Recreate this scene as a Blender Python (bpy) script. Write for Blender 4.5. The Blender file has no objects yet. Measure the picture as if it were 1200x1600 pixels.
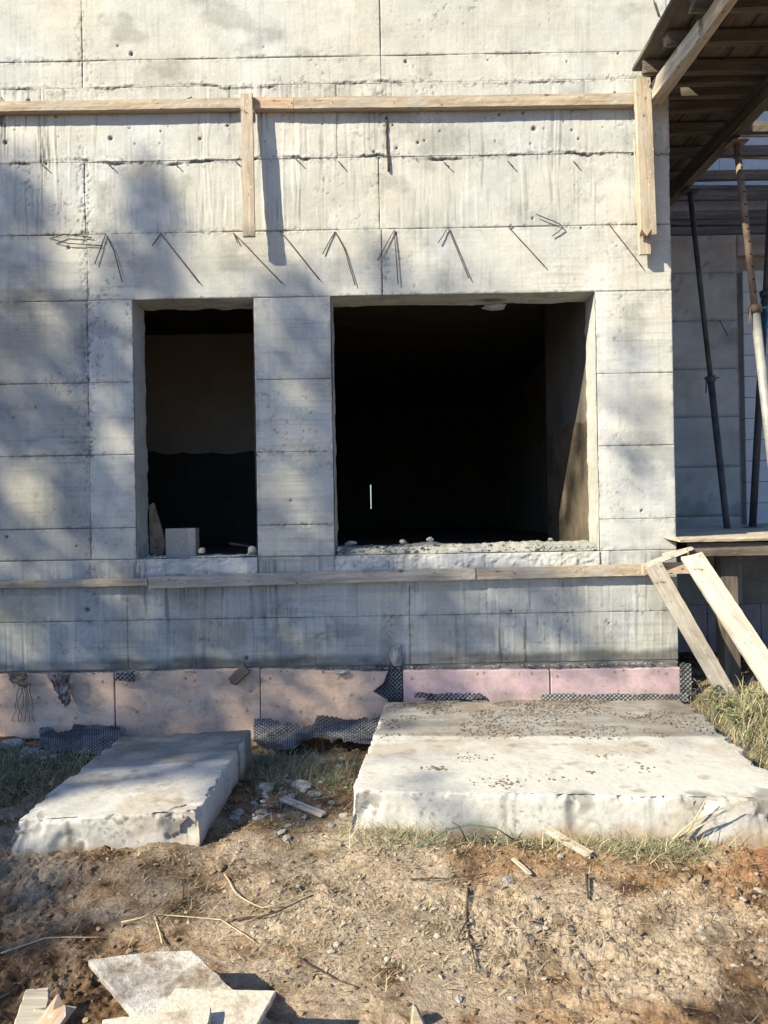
import bpy, math, random
import numpy as np
from mathutils import Vector, Matrix
random.seed(7); RNG = np.random.default_rng(7)
S = bpy.context.scene
COL = S.collection
# ------------------------------------------------------------------ camera, sky, sun, exposure
F = 1150.0; ROLL = 0.018; CAM = np.array([0.0, 0.0, 1.6])
cr, sr = math.cos(ROLL), math.sin(ROLL)
R_ = np.array([cr, 0, -sr]); U_ = np.array([sr, 0, cr]); FW = np.array([0, 1.0, 0])
cd = bpy.data.cameras.new('camera'); cam = bpy.data.objects.new('camera', cd); COL.objects.link(cam)
cam.matrix_world = Matrix(((R_[0], U_[0], 0, 0), (R_[1], U_[1], -1, 0), (R_[2], U_[2], 0, 1.6), (0, 0, 0, 1)))
cd.sensor_fit = 'VERTICAL'; cd.sensor_height = 32; cd.lens = 32 * F / 1600; cd.clip_end = 1500; cd.clip_start = .05
S.camera = cam
LD = np.array([1.5, 1.0, -1.25]); LD = LD / np.linalg.norm(LD)      # direction the sunlight travels
EL = math.asin(-LD[2])
w = bpy.data.worlds.new('World'); S.world = w; w.use_nodes = True
nt = w.node_tree; bg = nt.nodes['Background']
sky = nt.nodes.new('ShaderNodeTexSky'); sky.sky_type = 'NISHITA'; sky.sun_disc = False
sky.sun_elevation = EL; sky.sun_rotation = math.atan2(-LD[0], -LD[1]); sky.air_density = 1.0; sky.dust_density = .6; sky.ozone_density = 7.0
nt.links.new(sky.outputs[0], bg.inputs[0]); bg.inputs[1].default_value = 0.09
sl = bpy.data.lights.new('sun', 'SUN'); sl.energy = 5.0; sl.angle = math.radians(.53); sl.color = (1.0, .87, .62)
so = bpy.data.objects.new('sun', sl); COL.objects.link(so)
so.rotation_euler = Vector(LD).to_track_quat('-Z', 'Y').to_euler(); so.location = (-10, -8, 12)
vs = S.view_settings; vs.view_transform = 'Standard'; vs.look = 'None'; vs.gamma = 1; vs.use_curve_mapping = False
vs.exposure = 1.22

# ------------------------------------------------------------------ helpers
def ray(px, py):
    return (px - 600) / F * R_ - (py - 800) / F * U_ + FW
def PY(px, py, y):                      # point seen at a pixel of the photograph, on the plane y
    return CAM + ray(px, py) * y
def PZ(px, py, z):                      # the same on the level plane z
    d = ray(px, py); return CAM + d * ((z - CAM[2]) / d[2])
D = 5.55
WX = lambda px, py: PY(px, py, D)[0]
WZ = lambda px, py: PY(px, py, D)[2]
def hsh(i, j, k):
    n = (i * 374761393 + j * 668265263 + k * 1274126177) & 0xffffffff
    n = ((n ^ (n >> 13)) * 1274126177) & 0xffffffff
    n = ((n ^ (n >> 16)) * 2246822519) & 0xffffffff
    return ((n ^ (n >> 15)) & 0xffffff) / 16777215.0
def vn(x, y, z=0.0, seed=0):
    x, y, z = np.broadcast_arrays(np.asarray(x, float), np.asarray(y, float), np.asarray(z, float) + seed * 17.31)
    i, j, k = np.floor(x).astype(np.int64), np.floor(y).astype(np.int64), np.floor(z).astype(np.int64)
    fx, fy, fz = x - i, y - j, z - k
    fx = fx * fx * (3 - 2 * fx); fy = fy * fy * (3 - 2 * fy); fz = fz * fz * (3 - 2 * fz)
    def g(a, b, c): return hsh(i + a, j + b, k + c)
    return ((g(0,0,0)*(1-fx)+g(1,0,0)*fx)*(1-fy) + (g(0,1,0)*(1-fx)+g(1,1,0)*fx)*fy)*(1-fz) + \
           ((g(0,0,1)*(1-fx)+g(1,0,1)*fx)*(1-fy) + (g(0,1,1)*(1-fx)+g(1,1,1)*fx)*fy)*fz
def fbm(x, y, z=0.0, seed=0, o=4, gain=.5):
    s, a, t, f = 0, 1, 0, 1
    for q in range(o):
        s = s + a * vn(x * f, y * f, z * f if not np.isscalar(z) else z, seed + q); t += a; a *= gain; f *= 2.03
    return s / t
def sst(a, b, x):
    t = np.clip((x - a) / (b - a), 0, 1); return t * t * (3 - 2 * t)
def worley(x, y, seed=0):
    i, j = np.floor(x).astype(np.int64), np.floor(y).astype(np.int64)
    best = np.full(x.shape, 9.0); bid = np.zeros(x.shape)
    for a in (-1, 0, 1):
        for b in (-1, 0, 1):
            cx = i + a + hsh(i + a, j + b, seed * 3 + 1); cy = j + b + hsh(i + a, j + b, seed * 3 + 2)
            d = (x - cx) ** 2 + (y - cy) ** 2
            m = d < best; bid = np.where(m, hsh(i + a, j + b, seed * 3 + 5), bid); best = np.where(m, d, best)
    return np.sqrt(best), bid

def mesh_np(name, V, Fq, col=None, smooth=True):
    """mesh from numpy verts and an (n,k) face array, optional vertex colour 'Col'"""
    me = bpy.data.meshes.new(name); V = np.asarray(V, np.float32); Fq = np.asarray(Fq, np.int32)
    k = Fq.shape[1]; n = len(Fq)
    me.vertices.add(len(V)); me.vertices.foreach_set('co', V.ravel())
    me.loops.add(n * k); me.loops.foreach_set('vertex_index', Fq.ravel())
    me.polygons.add(n); me.polygons.foreach_set('loop_start', np.arange(0, n * k, k, dtype=np.int32))
    me.polygons.foreach_set('loop_total', np.full(n, k, np.int32))
    me.polygons.foreach_set('use_smooth', np.full(n, smooth, bool))
    if col is not None:
        ca = me.color_attributes.new('Col', 'FLOAT_COLOR', 'POINT')
        c4 = np.ones((len(V), 4), np.float32); c4[:, :3] = col; ca.data.foreach_set('color', c4.ravel())
    me.update(calc_edges=True); me.validate()
    return me
def obj(name, me, m, parent=None, label=None, cat=None, group=None, kind=None, mw=None):
    o = bpy.data.objects.new(name, me); COL.objects.link(o)
    if m is not None and me is not None and not me.materials: me.materials.append(m)
    if mw is not None: o.matrix_world = mw
    if parent is not None:
        o.parent = parent; o.matrix_parent_inverse = Matrix()
        if mw is not None: o.matrix_basis = mw
    if label: o['label'] = label
    if cat: o['category'] = cat
    if group: o['group'] = group
    if kind: o['kind'] = kind
    return o
def thing(name, label, cat, loc=(0, 0, 0), group=None):
    o = obj(name, None, None, None, label, cat, group); o.location = loc; return o
def local(pts, root):                       # children keep world coordinates under an Empty that stands elsewhere
    return np.asarray(pts) - np.array(root.location)
def grid_faces(nu, nv, flip=False):
    i = np.arange(nu - 1)[:, None] * nv + np.arange(nv - 1)[None, :]; i = i.ravel()
    f = np.stack([i, i + nv, i + nv + 1, i + 1], 1)
    return f[:, ::-1] if flip else f
def box_vf(x0, x1, y0, y1, z0, z1):
    V = [(x, y, z) for x in (x0, x1) for y in (y0, y1) for z in (z0, z1)]
    Fc = [(0,1,3,2), (4,6,7,5), (0,4,5,1), (2,3,7,6), (0,2,6,4), (1,5,7,3)]
    return V, Fc
def boxes(name, lst, m, parent=None, **kw):
    V, Fc = [], []
    for b in lst:
        v, f = box_vf(*b); Fc += [tuple(i + len(V) for i in q) for q in f]; V += v
    V = np.array(V, float)
    if parent is not None: V = local(V, parent)
    return obj(name, mesh_np(name, V, Fc, smooth=False), m, parent, **kw)
# ------------------------------------------------------------------ materials
def newmat(name):
    m = bpy.data.materials.new(name); m.use_nodes = True
    n = m.node_tree; return m, n, n.nodes['Principled BSDF'], n.links
def noise_node(n, l, vec, scale, detail=5, rough=.6, stretch=None):
    t = n.nodes.new('ShaderNodeTexNoise'); t.inputs['Scale'].default_value = scale
    t.inputs['Detail'].default_value = detail; t.inputs['Roughness'].default_value = rough
    if stretch:
        mp = n.nodes.new('ShaderNodeMapping'); mp.inputs['Scale'].default_value = stretch
        l.new(vec, mp.inputs[0]); vec = mp.outputs[0]
    l.new(vec, t.inputs['Vector']); return t
def mat(name, c1, c2, scale=8, rough=.9, stretch=None, fine=60, fine_amt=.25, bump=.3, bdist=.004, attr=False, spec=.25, metal=0, ramp=(.35, .65), trans=0, coord='Object', splash=None):
    m, n, b, l = newmat(name)
    tc = n.nodes.new('ShaderNodeTexCoord'); v = tc.outputs[coord]
    if attr:
        a = n.nodes.new('ShaderNodeVertexColor'); a.layer_name = 'Col'; base = a.outputs[0]
    else:
        t = noise_node(n, l, v, scale, 6, .62, stretch)
        r = n.nodes.new('ShaderNodeValToRGB'); r.color_ramp.elements[0].position = ramp[0]; r.color_ramp.elements[1].position = ramp[1]
        r.color_ramp.elements[0].color = (*c1, 1); r.color_ramp.elements[1].color = (*c2, 1)
        l.new(t.outputs[0], r.inputs[0]); base = r.outputs[0]
    for (sc, lo, hi, colr, amt, stt) in (splash or []):
        q = noise_node(n, l, v, sc, 5, .65, stt); rr = n.nodes.new('ShaderNodeMapRange'); rr.inputs[1].default_value = lo; rr.inputs[2].default_value = hi; rr.inputs[4].default_value = amt
        l.new(q.outputs[0], rr.inputs[0]); mxx = n.nodes.new('ShaderNodeMix'); mxx.data_type = 'RGBA'
        l.new(rr.outputs[0], mxx.inputs[0]); l.new(base, mxx.inputs[6]); mxx.inputs[7].default_value = (*colr, 1); base = mxx.outputs[2]
    f = noise_node(n, l, v, fine, 6, .7, stretch)
    mr = n.nodes.new('ShaderNodeMapRange'); mr.inputs[1].default_value = .3; mr.inputs[2].default_value = .7
    mr.inputs[3].default_value = 1 - fine_amt; mr.inputs[4].default_value = 1 + fine_amt
    l.new(f.outputs[0], mr.inputs[0])
    mx = n.nodes.new('ShaderNodeVectorMath'); mx.operation = 'SCALE'
    l.new(base, mx.inputs[0]); l.new(mr.outputs[0], mx.inputs['Scale']); l.new(mx.outputs[0], b.inputs['Base Color'])
    bp = n.nodes.new('ShaderNodeBump'); bp.inputs['Strength'].default_value = bump; bp.inputs['Distance'].default_value = bdist
    l.new(f.outputs[0], bp.inputs['Height']); l.new(bp.outputs[0], b.inputs['Normal'])
    b.inputs['Roughness'].default_value = rough; b.inputs['Specular IOR Level'].default_value = spec; b.inputs['Metallic'].default_value = metal
    return m
M = {}
M['concrete'] = mat('concrete', 0, 0, attr=True, fine=90, fine_amt=.11, bump=.38, bdist=.006, rough=.93)
M['slab'] = mat('slab_concrete', 0, 0, attr=True, fine=55, fine_amt=.10, bump=.5, bdist=.006, rough=.92)
M['core'] = mat('raw_concrete', (.24, .23, .21), (.36, .345, .32), scale=3, bump=.6, bdist=.01)
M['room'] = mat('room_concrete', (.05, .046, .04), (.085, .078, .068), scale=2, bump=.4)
M['footing'] = mat('damp_footing', (.05, .055, .06), (.20, .20, .20), scale=7, bump=.5, stretch=(1, 1, 3))
M['room_pale'] = mat('room_plaster', (.30, .28, .25), (.38, .35, .315), scale=2, bump=.4)
M['room2'] = mat('room_plaster_grey', (.10, .095, .088), (.15, .14, .13), scale=2, bump=.4)
M['brown_coat'] = mat('brown_coating', (.055, .047, .036), (.15, .125, .095), scale=3, bump=.5)
M['bitumen'] = mat('damp_coating', (.035, .035, .035), (.06, .056, .05), scale=3, bump=.5, rough=.8)
M['soil'] = mat('soil', 0, 0, attr=True, fine=75, fine_amt=.38, bump=1.0, bdist=.012, rough=.97, spec=.1)
M['clod'] = mat('clod', (.10, .072, .048), (.30, .235, .17), scale=14, fine=120, fine_amt=.3, bump=.8, bdist=.006, rough=.97, spec=.1)
M['grit'] = mat('grey_grit', (.07, .062, .052), (.22, .195, .165), scale=14, fine=120, fine_amt=.3, bump=.8, bdist=.006)
M['chip'] = mat('concrete_chip', (.17, .17, .17), (.36, .355, .345), scale=16, fine=120, fine_amt=.25, bump=.7, bdist=.004)
M['wood'] = mat('weathered_timber', (.27, .225, .175), (.44, .38, .30), scale=5, stretch=(.5, 9, 9), fine=22, fine_amt=.2, bump=.45, bdist=.003, splash=[(7, .52, .62, (.36, .35, .33), .65, (.5, 2, 2)), (16, .63, .68, (.07, .05, .035), .8, (.7, 1.3, 1.3)), (30, .62, .68, (.55, .54, .51), .7, None)])
M['wood_grey'] = mat('grey_timber', (.25, .23, .20), (.42, .39, .34), scale=5, stretch=(.5, 9, 9), fine=22, fine_amt=.22, bump=.5, bdist=.003, splash=[(7, .52, .62, (.36, .35, .33), .65, (.5, 2, 2)), (16, .63, .68, (.07, .05, .035), .8, (.7, 1.3, 1.3)), (30, .62, .68, (.55, .54, .51), .7, None)])
M['wood_orange'] = mat('fresh_timber', (.36, .25, .165), (.48, .365, .265), scale=5, stretch=(.5, 9, 9), fine=22, fine_amt=.18, bump=.4, bdist=.003, splash=[(7, .52, .62, (.36, .35, .33), .65, (.5, 2, 2)), (16, .63, .68, (.07, .05, .035), .8, (.7, 1.3, 1.3)), (30, .62, .68, (.55, .54, .51), .7, None)])
M['wood_dark'] = mat('old_dark_timber', (.065, .057, .048), (.15, .13, .108), scale=4, stretch=(.5, 7, 7), fine=20, fine_amt=.25, bump=.5, bdist=.003)
M['ply'] = mat('formwork_boarding', (.06, .053, .045), (.14, .125, .107), scale=3, stretch=(.6, 4, 4), fine=16, fine_amt=.25, bump=.4, bdist=.003)
M['foam'] = mat('pink_foam', (.56, .39, .30), (.64, .47, .375), scale=3, fine=40, fine_amt=.10, bump=.35, rough=.8, splash=[(5, .48, .66, (.27, .235, .20), .75, (1, 1, 1.6)), (26, .60, .70, (.12, .10, .085), .8, None), (3, .5, .7, (.50, .46, .42), .5, (1, 1, .6))])
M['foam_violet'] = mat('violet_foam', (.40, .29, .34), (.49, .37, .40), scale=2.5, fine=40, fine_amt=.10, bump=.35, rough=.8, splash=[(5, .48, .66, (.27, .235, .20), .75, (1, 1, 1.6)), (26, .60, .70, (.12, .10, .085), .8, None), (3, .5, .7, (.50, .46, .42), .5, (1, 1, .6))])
M['foam_worn'] = mat('foam_washer', (.30, .2, .17), (.36, .25, .2), scale=3, bump=.1)
M['membrane'] = mat('dimpled_membrane', 0, 0, attr=True, fine=50, fine_amt=.3, bump=.2, rough=.7, spec=.2)
M['rag'] = mat('dusty_rag', (.10, .085, .09), (.26, .22, .22), scale=14, fine=60, bump=.5)
M['card'] = mat('brown_scrap', (.16, .12, .085), (.33, .26, .19), scale=12, fine=50, bump=.5)
M['rebar'] = mat('rusty_wire', (.045, .032, .025), (.10, .07, .05), scale=30, fine=90, bump=.4, rough=.75)
M['rust'] = mat('rusty_steel', (.10, .068, .052), (.26, .205, .17), scale=7, fine=60, fine_amt=.25, bump=.35, rough=.7)
M['galv'] = mat('dusty_galvanised_steel', (.20, .21, .21), (.33, .33, .32), scale=6, fine=70, fine_amt=.15, bump=.2, rough=.55, spec=.5, metal=.2)
M['dark_steel'] = mat('dark_steel', (.03, .034, .04), (.07, .075, .085), scale=6, fine=70, bump=.2, rough=.55)
M['black'] = mat('hole_dark', (.01, .01, .01), (.02, .018, .016), bump=0)
M['block'] = mat('aerated_block', (.40, .42, .45), (.50, .52, .55), scale=5, fine=90, fine_amt=.08, bump=.3)
M['blue'] = mat('blue_plastic', (.02, .30, .55), (.03, .4, .65), rough=.4)
M['blade'] = mat('grass_blade', 0, 0, attr=True, fine=30, fine_amt=.1, bump=0, rough=.75, spec=.2)
M['leaf'] = mat('tree_foliage', (.03, .06, .02), (.08, .13, .04), scale=3, bump=0)
M['bark'] = mat('bark', (.06, .045, .035), (.14, .11, .085), scale=5, stretch=(6, 6, 1), bump=.8, bdist=.02)

# ------------------------------------------------------------------ ground
def ground_h(x, y):
    h = (fbm(x * .8, y * .8, seed=3) - .5) * .10
    h = h + .24 * sst(1.75, 2.5, x) * sst(3.7, 4.9, y) * (1 - sst(6.2, 7.5, y))
    h = h - .05 * sst(4.4, 5.4, y) * (1 - sst(1.6, 2.2, x)) - .10 * sst(6.4, 7.6, y) * sst(2.2, 2.6, x)
    h = h + .012 * np.exp(-((y - 3.42) / .16) ** 2) * sst(-.4, 0, x)          # spill of soil along the slabs' front
    h = h + .035 * np.exp(-((y - 3.38) / .22) ** 2) * (1 - sst(-1.1, -.8, x))
    return h
def ground_rel(x, y):
    d1, i1 = worley(x * 9, y * 10, 1); d2, i2 = worley(x * 22 + fbm(x * 9, y * 9, seed=8) * 2, y * 25, 2)
    rough = (.22 + .75 * sst(.38, .62, fbm(x * 1.3, y * 1.6, seed=12))) * (1 - .5 * sst(2.9, 2.3, y + 0 * x) * sst(-.6, .2, x))
    clod = (.5 - d1) * .020 * (i1 > .35) + (.5 - d2) * .016
    rdg = 1 - np.abs(fbm(x * 11 + y * 3, y * 16, seed=16, o=4, gain=.6) * 2 - 1)
    return rough * (clod * 1.5 + (fbm(x * 14, y * 16, seed=5, o=5, gain=.72) - .5) * .085 - .018 * rdg ** 3) + (fbm(x * 4, y * 5.5, seed=15, o=3) - .5) * .06
def axis(parts):
    a = np.concatenate([np.arange(p, q, s) for p, q, s in parts] + [[parts[-1][1]]]); return a
gx = axis([(-160, -20, 20), (-20, -4, 1.6), (-4, -2.4, .08), (-2.4, 3.0, .0082), (3.0, 5, .05), (5, 20, 1.5), (20, 160, 20)])
gy = axis([(-160, -16, 16), (-16, 0, 1.2), (0, 1.75, .08), (1.75, 4.2, .0082), (4.2, 5.6, .014), (5.6, 9, .08), (9, 30, 1.5), (30, 160, 15)])
X, Y = [a.ravel() for a in np.meshgrid(gx, gy, indexing='ij')]
rel = ground_rel(X, Y)
Zg = ground_h(X, Y) + rel * sst(-6, 1, Y + 4) 
n1 = fbm(X * 1.1, Y * 1.4, seed=21, o=4); n2 = fbm(X * 6, Y * 7, seed=22, o=5, gain=.6); n3 = fbm(X * 22, Y * 24, seed=23, o=3)
c_dark = np.array([.062, .040, .025]); c_tan = np.array([.25, .163, .095]); c_pale = np.array([.38, .335, .275]); c_red = np.array([.26, .135, .075])
t = sst(.30, .62, n2 * .6 + n3 * .4)[:, None]
gc = c_dark * (1 - t) + c_tan * t
pale = sst(.50, .68, n1 * .6 + n2 * .4 + .10 * np.exp(-((X - .05) / .55) ** 2 - ((Y - 2.75) / .45) ** 2) + .12 * np.exp(-((X - 1.25) / .4) ** 2 - ((Y - 2.6) / .4) ** 2))[:, None]
gc = gc * (1 - pale * .75) + c_pale * pale * .75
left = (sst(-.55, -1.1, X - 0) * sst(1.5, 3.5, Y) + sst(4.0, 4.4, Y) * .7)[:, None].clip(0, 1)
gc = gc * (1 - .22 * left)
red = (sst(1.35, 1.7, X) * np.exp(-((Y - 3.45) / .25) ** 2))[:, None]
gc = gc * (1 - red * .8) + c_red * red * .8
gc = gc * (1 + (n3 - .5)[:, None] * .5)
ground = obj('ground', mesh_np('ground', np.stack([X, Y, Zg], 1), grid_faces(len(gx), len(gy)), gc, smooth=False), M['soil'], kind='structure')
def gz(x, y):
    x = np.atleast_1d(np.asarray(x, float)); y = np.atleast_1d(np.asarray(y, float))
    r = ground_h(x, y) + ground_rel(x, y); return r if len(r) > 1 else float(r[0])

# ------------------------------------------------------------------ concrete of the main wall
XV1, XV2 = WX(133, 260), WX(597, 200)
XC = WX(1050, 515)
OL0, OL1 = WX(211, 670), WX(400, 670)           # small opening
OR0, OR1 = WX(520, 670), WX(933, 670)           # wide opening
H1, H2, H3, H4 = WZ(600, 89), WZ(600, 132), WZ(600, 247), WZ(600, 359)
H5 = WZ(570, 463); H6, H7, H8 = WZ(460, 593), WZ(460, 706), WZ(460, 820)
H9 = WZ(300, 872); H10 = WZ(600, 962); HB = WZ(600, 1038)
TH = .25; ZT = 8.4; XL = -7.2
pits = RNG.random((95, 4))
def wall_fields(x, z):
    """relief (towards the camera) and base colour of the cast concrete at wall points"""
    r = (fbm(x * 1.2, z * 1.2, seed=31) - .5) * .012 + (fbm(x * 18, z * 26, seed=32, o=4, gain=.6) - .5) * .0022
    big = fbm(x * .9, z * .9, seed=33); mid = fbm(x * 5, z * 5, seed=34, o=5, gain=.6)
    c = np.array([.422, .437, .430])[None] * np.ones((len(x), 1))
    c = c * (1 + .30 * (big - .5) + .40 * (mid - .5))[:, None]
    # yellowish and bluish casts
    cast = fbm(x * 2.2, z * 2.2, seed=35)[:, None]
    c = c * (1 + (cast - .5) * np.array([.12, 0, -.22]))
    # board marks: fine horizontal lines
    hb = fbm(x * 3, z * 70, seed=36, o=3); lower = 1 - sst(H4 - .05, H4 + .02, z)
    r += (hb - .5) * .0016 * (.4 + lower); c *= (1 - .12 * sst(.52, .75, hb) * sst(.4, .6, fbm(x * 1.5, z * 2, seed=46)) * (.5 + lower))[:, None]
    sm_ = fbm(x * 2.0, z * 3.5, seed=47, o=5, gain=.62); c *= (1 + .42 * (sm_ - .5))[:, None]
    wt = sst(.56, .70, fbm(x * 4.5, z * 2.2, seed=48, o=5, gain=.65))[:, None] * .30; c = c * (1 - wt) + np.array([.60, .61, .62]) * wt
    # vertical runs of laitance and dirt
    wob = fbm(x * 4, z * 2.2, seed=39) * 1.5; st = fbm(x * 46 + wob, z * 1.6, seed=37, o=3, gain=.7); st2 = fbm(x * 42 + wob, z * 1.4, seed=38, o=3, gain=.7)
    zone = (.25 + 1.0 * sst(.38, .66, fbm(x * 1.1, z * .8, seed=44, o=3))) * sst(H4 - .1, H4 + .15, z) * (1 - sst(H2 - .02, H2 + .02, z)) + .75 * (1 - sst(H9 - .06, H9, z)) + .25
    c *= (1 - .48 * zone * sst(.56, .70, st) * sst(.35, .6, fbm(x * 2, z * 1.5, seed=40)))[:, None]
    wht = (.55 * (zone * sst(.58, .75, st2)))[:, None].clip(0, .8)
    c = c * (1 - wht * .55) + np.array([.62, .63, .63]) * wht * .55
    r += .0022 * zone * (sst(.55, .7, st2) - sst(.55, .7, st))
    # grime blotches
    g = sst(.55, .72, fbm(x * 2.6, z * 3.4, seed=41, o=5, gain=.62))
    c *= (1 - .26 * g)[:, None]
    sp = sst(.66, .76, fbm(x * 42, z * 42, seed=42, o=3, gain=.6)) * sst(.45, .6, fbm(x * 3, z * 3, seed=43))
    sp = sp * sst(.42, .6, fbm(x * 1.3, z * 1.3, seed=49)); c *= (1 - .40 * sp)[:, None]; r -= .0035 * sp
    # left panels of the lower storey are a darker pour
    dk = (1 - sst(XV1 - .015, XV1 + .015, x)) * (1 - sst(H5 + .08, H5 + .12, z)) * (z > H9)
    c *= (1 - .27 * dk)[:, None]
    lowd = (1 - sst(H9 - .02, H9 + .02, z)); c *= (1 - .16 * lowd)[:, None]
    # ragged cold joints
    for zc, amp, sl_ in ((H3, 1.0, 51), (H2, .6, 52)):
        w_ = zc + (fbm(x * 2.2, 0 * x, seed=sl_, o=6, gain=.72) - .5) * .10
        d = z - w_
        on = sst(.46, .58, fbm(x * 4.5, 0 * x, seed=sl_ + 9, o=5, gain=.7)); cr_ = fbm(x * 55, z * 55, seed=sl_ + 5, o=4, gain=.65)
        r += amp * (.010 * np.exp(-((d - .010) / .016) ** 2) * (cr_ - .2) * 1.8 * (.3 + .7 * on) - .012 * np.exp(-((d + .006) / .005) ** 2) * on)
        wd = .0045 + .005 * vn(x * 14, 0 * x, seed=sl_ + 3)
        dark = np.exp(-((d + .004) / wd) ** 2) * on + .55 * np.exp(-(d / .032) ** 2) * sst(.57, .64, cr_) + .5 * np.exp(-(d / .07) ** 2) * sst(.64, .70, cr_)
        c *= (1 - .75 * np.sqrt(amp) * np.clip(dark, 0, 1))[:, None]
        r += amp * .003 * sst(0, .008, d) * (1 - sst(.1, .4, d))
    # honeycombing and fins beside the form joints
    hc = fbm(x * 48, z * 48, seed=64, o=4, gain=.7); pr = sst(.45, .62, fbm(x * 1.7, z * 1.7, seed=65, o=3))
    for xv in (XV1, XV2 - .01): 
        m_ = np.exp(-((x - xv) / .05) ** 2) * pr * sst(.54, .62, hc); c *= (1 - .42 * m_)[:, None]; r -= .006 * m_
    for zv in (H1, H4, H6, H7, H8, H10):
        m_ = np.exp(-((z - zv) / .03) ** 2) * pr * sst(.56, .64, hc); c *= (1 - .38 * m_)[:, None]; r -= .004 * m_
    # pale sawn strip under the openings
    inop = (sst(OL0 - .01, OL0 + .01, x) * (1 - sst(OL1 - .01, OL1 + .01, x)) + sst(OR0 - .01, OR0 + .01, x) * (1 - sst(OR1 + .05, OR1 + .12, x))) * sst(H9 - .125, H9 - .11, z) * (z < H9 + .01)
    rg_ = sst(.42, .55, fbm(x * 9, z * 14, seed=66, o=5, gain=.65)); k_ = (inop * (.15 + .45 * rg_))[:, None]
    c = c * (1 - k_) + np.array([.52, .54, .56]) * k_; r += inop * (.008 * (rg_ - .3) + .006 * (fbm(x * 30, z * 40, seed=67, o=3) - .5))
    # bug holes
    for a, b, s, q in pits:
        px = -2.9 + a * 5.0; pz = (H3 + .02 + b * (H2 - H3 - .1)) if q > .45 else .5 + b * 5.0
        rad = .005 + .013 * s ** 3
        m = (np.abs(x - px) < .06) & (np.abs(z - pz) < .06)
        if m.any():
            dd = np.hypot(x[m] - px, (z[m] - pz) * (.8 + .5 * q)); e = 1 - sst(rad * .6, rad * 1.5, dd)
            r[m] -= .014 * e; c[m] *= (1 - .62 * e)[:, None]
    # damp foot of the wall
    foot = (1 - sst(HB + .05, HB + .10, z + (fbm(x * 5, 0 * x, seed=61) - .5) * .06)) * (.6 + .4 * sst(.35, .5, fbm(x * 3, z * 10, seed=62)))
    c *= (1 - .62 * foot)[:, None]
    # bright glare painted in beside the wide opening and at its top corner
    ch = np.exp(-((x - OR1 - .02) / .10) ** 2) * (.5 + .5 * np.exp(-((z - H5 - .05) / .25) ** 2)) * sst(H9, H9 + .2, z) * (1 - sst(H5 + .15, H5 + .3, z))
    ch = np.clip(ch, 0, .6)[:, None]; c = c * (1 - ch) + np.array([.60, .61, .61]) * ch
    # sawn bands above and beside the openings kept brighter
    return r, np.clip(c, .03, .75)
bld = thing('concrete_building', 'unfinished concrete building with two dark openings cut in its pale stained wall', 'building', (0, D, 0))
def lin(a, b, step):
    n = max(2, int(round((b - a) / step)) + 1); return np.linspace(a, b, n)
def panel(x0, x1, z0, z1, step=.0082, L=1, Rr=1, Bt=1, T=1, off=None, faint=1.0):
    e = .0012
    if off is None: off = random.uniform(-.0025, .0025)
    xs = lin(x0 + .006, x1 - .006, step); zs = lin(z0 + .006, z1 - .006, step)
    if L: xs = np.concatenate([[x0 + e, x0 + e], xs])
    else: xs = np.concatenate([[x0, x0], xs])
    if Rr: xs = np.concatenate([xs, [x1 - e, x1 - e]])
    else: xs = np.concatenate([xs, [x1, x1]])
    zs = np.concatenate([[z0 + (e if Bt else 0)] * 2, zs, [z1 - (e if T else 0)] * 2])
    Xp, Zp = np.meshgrid(xs, zs, indexing='ij'); A, Bz = Xp.ravel(), Zp.ravel()
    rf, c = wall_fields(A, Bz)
    d = np.full(A.shape, 9.0)
    if L: d = np.minimum(d, A - x0)
    if Rr: d = np.minimum(d, x1 - A)
    if Bt: d = np.minimum(d, Bz - z0)
    if T: d = np.minimum(d, z1 - Bz)
    op = sst(.42, .56, fbm(A * 2.8, Bz * 2.8, seed=71, o=5, gain=.65))
    chipn = fbm(A * 30, Bz * 30, seed=72, o=3); wdt = .005 + .022 * sst(.55, .8, chipn)
    edge = (1 - sst(.002, wdt, d))
    rf = rf - edge * (.0006 + .0055 * op) * faint
    c = c * (1 - (1 - sst(.001, .008, d)) * (.03 + .34 * op) * faint)[:, None]
    c = c * (1 - .25 * (1 - sst(.0, .045, d)) * sst(.5, .65, chipn))[:, None]
    yy = D - .014 - rf + off
    nu, nv = len(xs), len(zs); yy = yy.reshape(nu, nv)
    yy[0, :] = yy[-1, :] = D + .01; yy[:, 0] = yy[:, -1] = D + .01
    V = np.stack([A, yy.ravel(), Bz], 1)
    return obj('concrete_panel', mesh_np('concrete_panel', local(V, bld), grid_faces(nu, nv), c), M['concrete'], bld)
XA = WX(-40, 500)
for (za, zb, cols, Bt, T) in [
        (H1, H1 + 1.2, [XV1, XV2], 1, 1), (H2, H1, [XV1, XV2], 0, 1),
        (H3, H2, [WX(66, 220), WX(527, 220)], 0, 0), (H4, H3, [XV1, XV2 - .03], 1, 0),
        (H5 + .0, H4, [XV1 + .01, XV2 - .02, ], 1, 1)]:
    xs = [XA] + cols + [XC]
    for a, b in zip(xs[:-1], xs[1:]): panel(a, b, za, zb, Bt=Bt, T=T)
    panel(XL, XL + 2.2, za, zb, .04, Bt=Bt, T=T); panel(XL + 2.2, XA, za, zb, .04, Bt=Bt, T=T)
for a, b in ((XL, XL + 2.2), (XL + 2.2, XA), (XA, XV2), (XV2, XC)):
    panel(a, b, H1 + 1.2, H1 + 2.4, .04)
zz = [H9, H8, H7, H6, H5]
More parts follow.
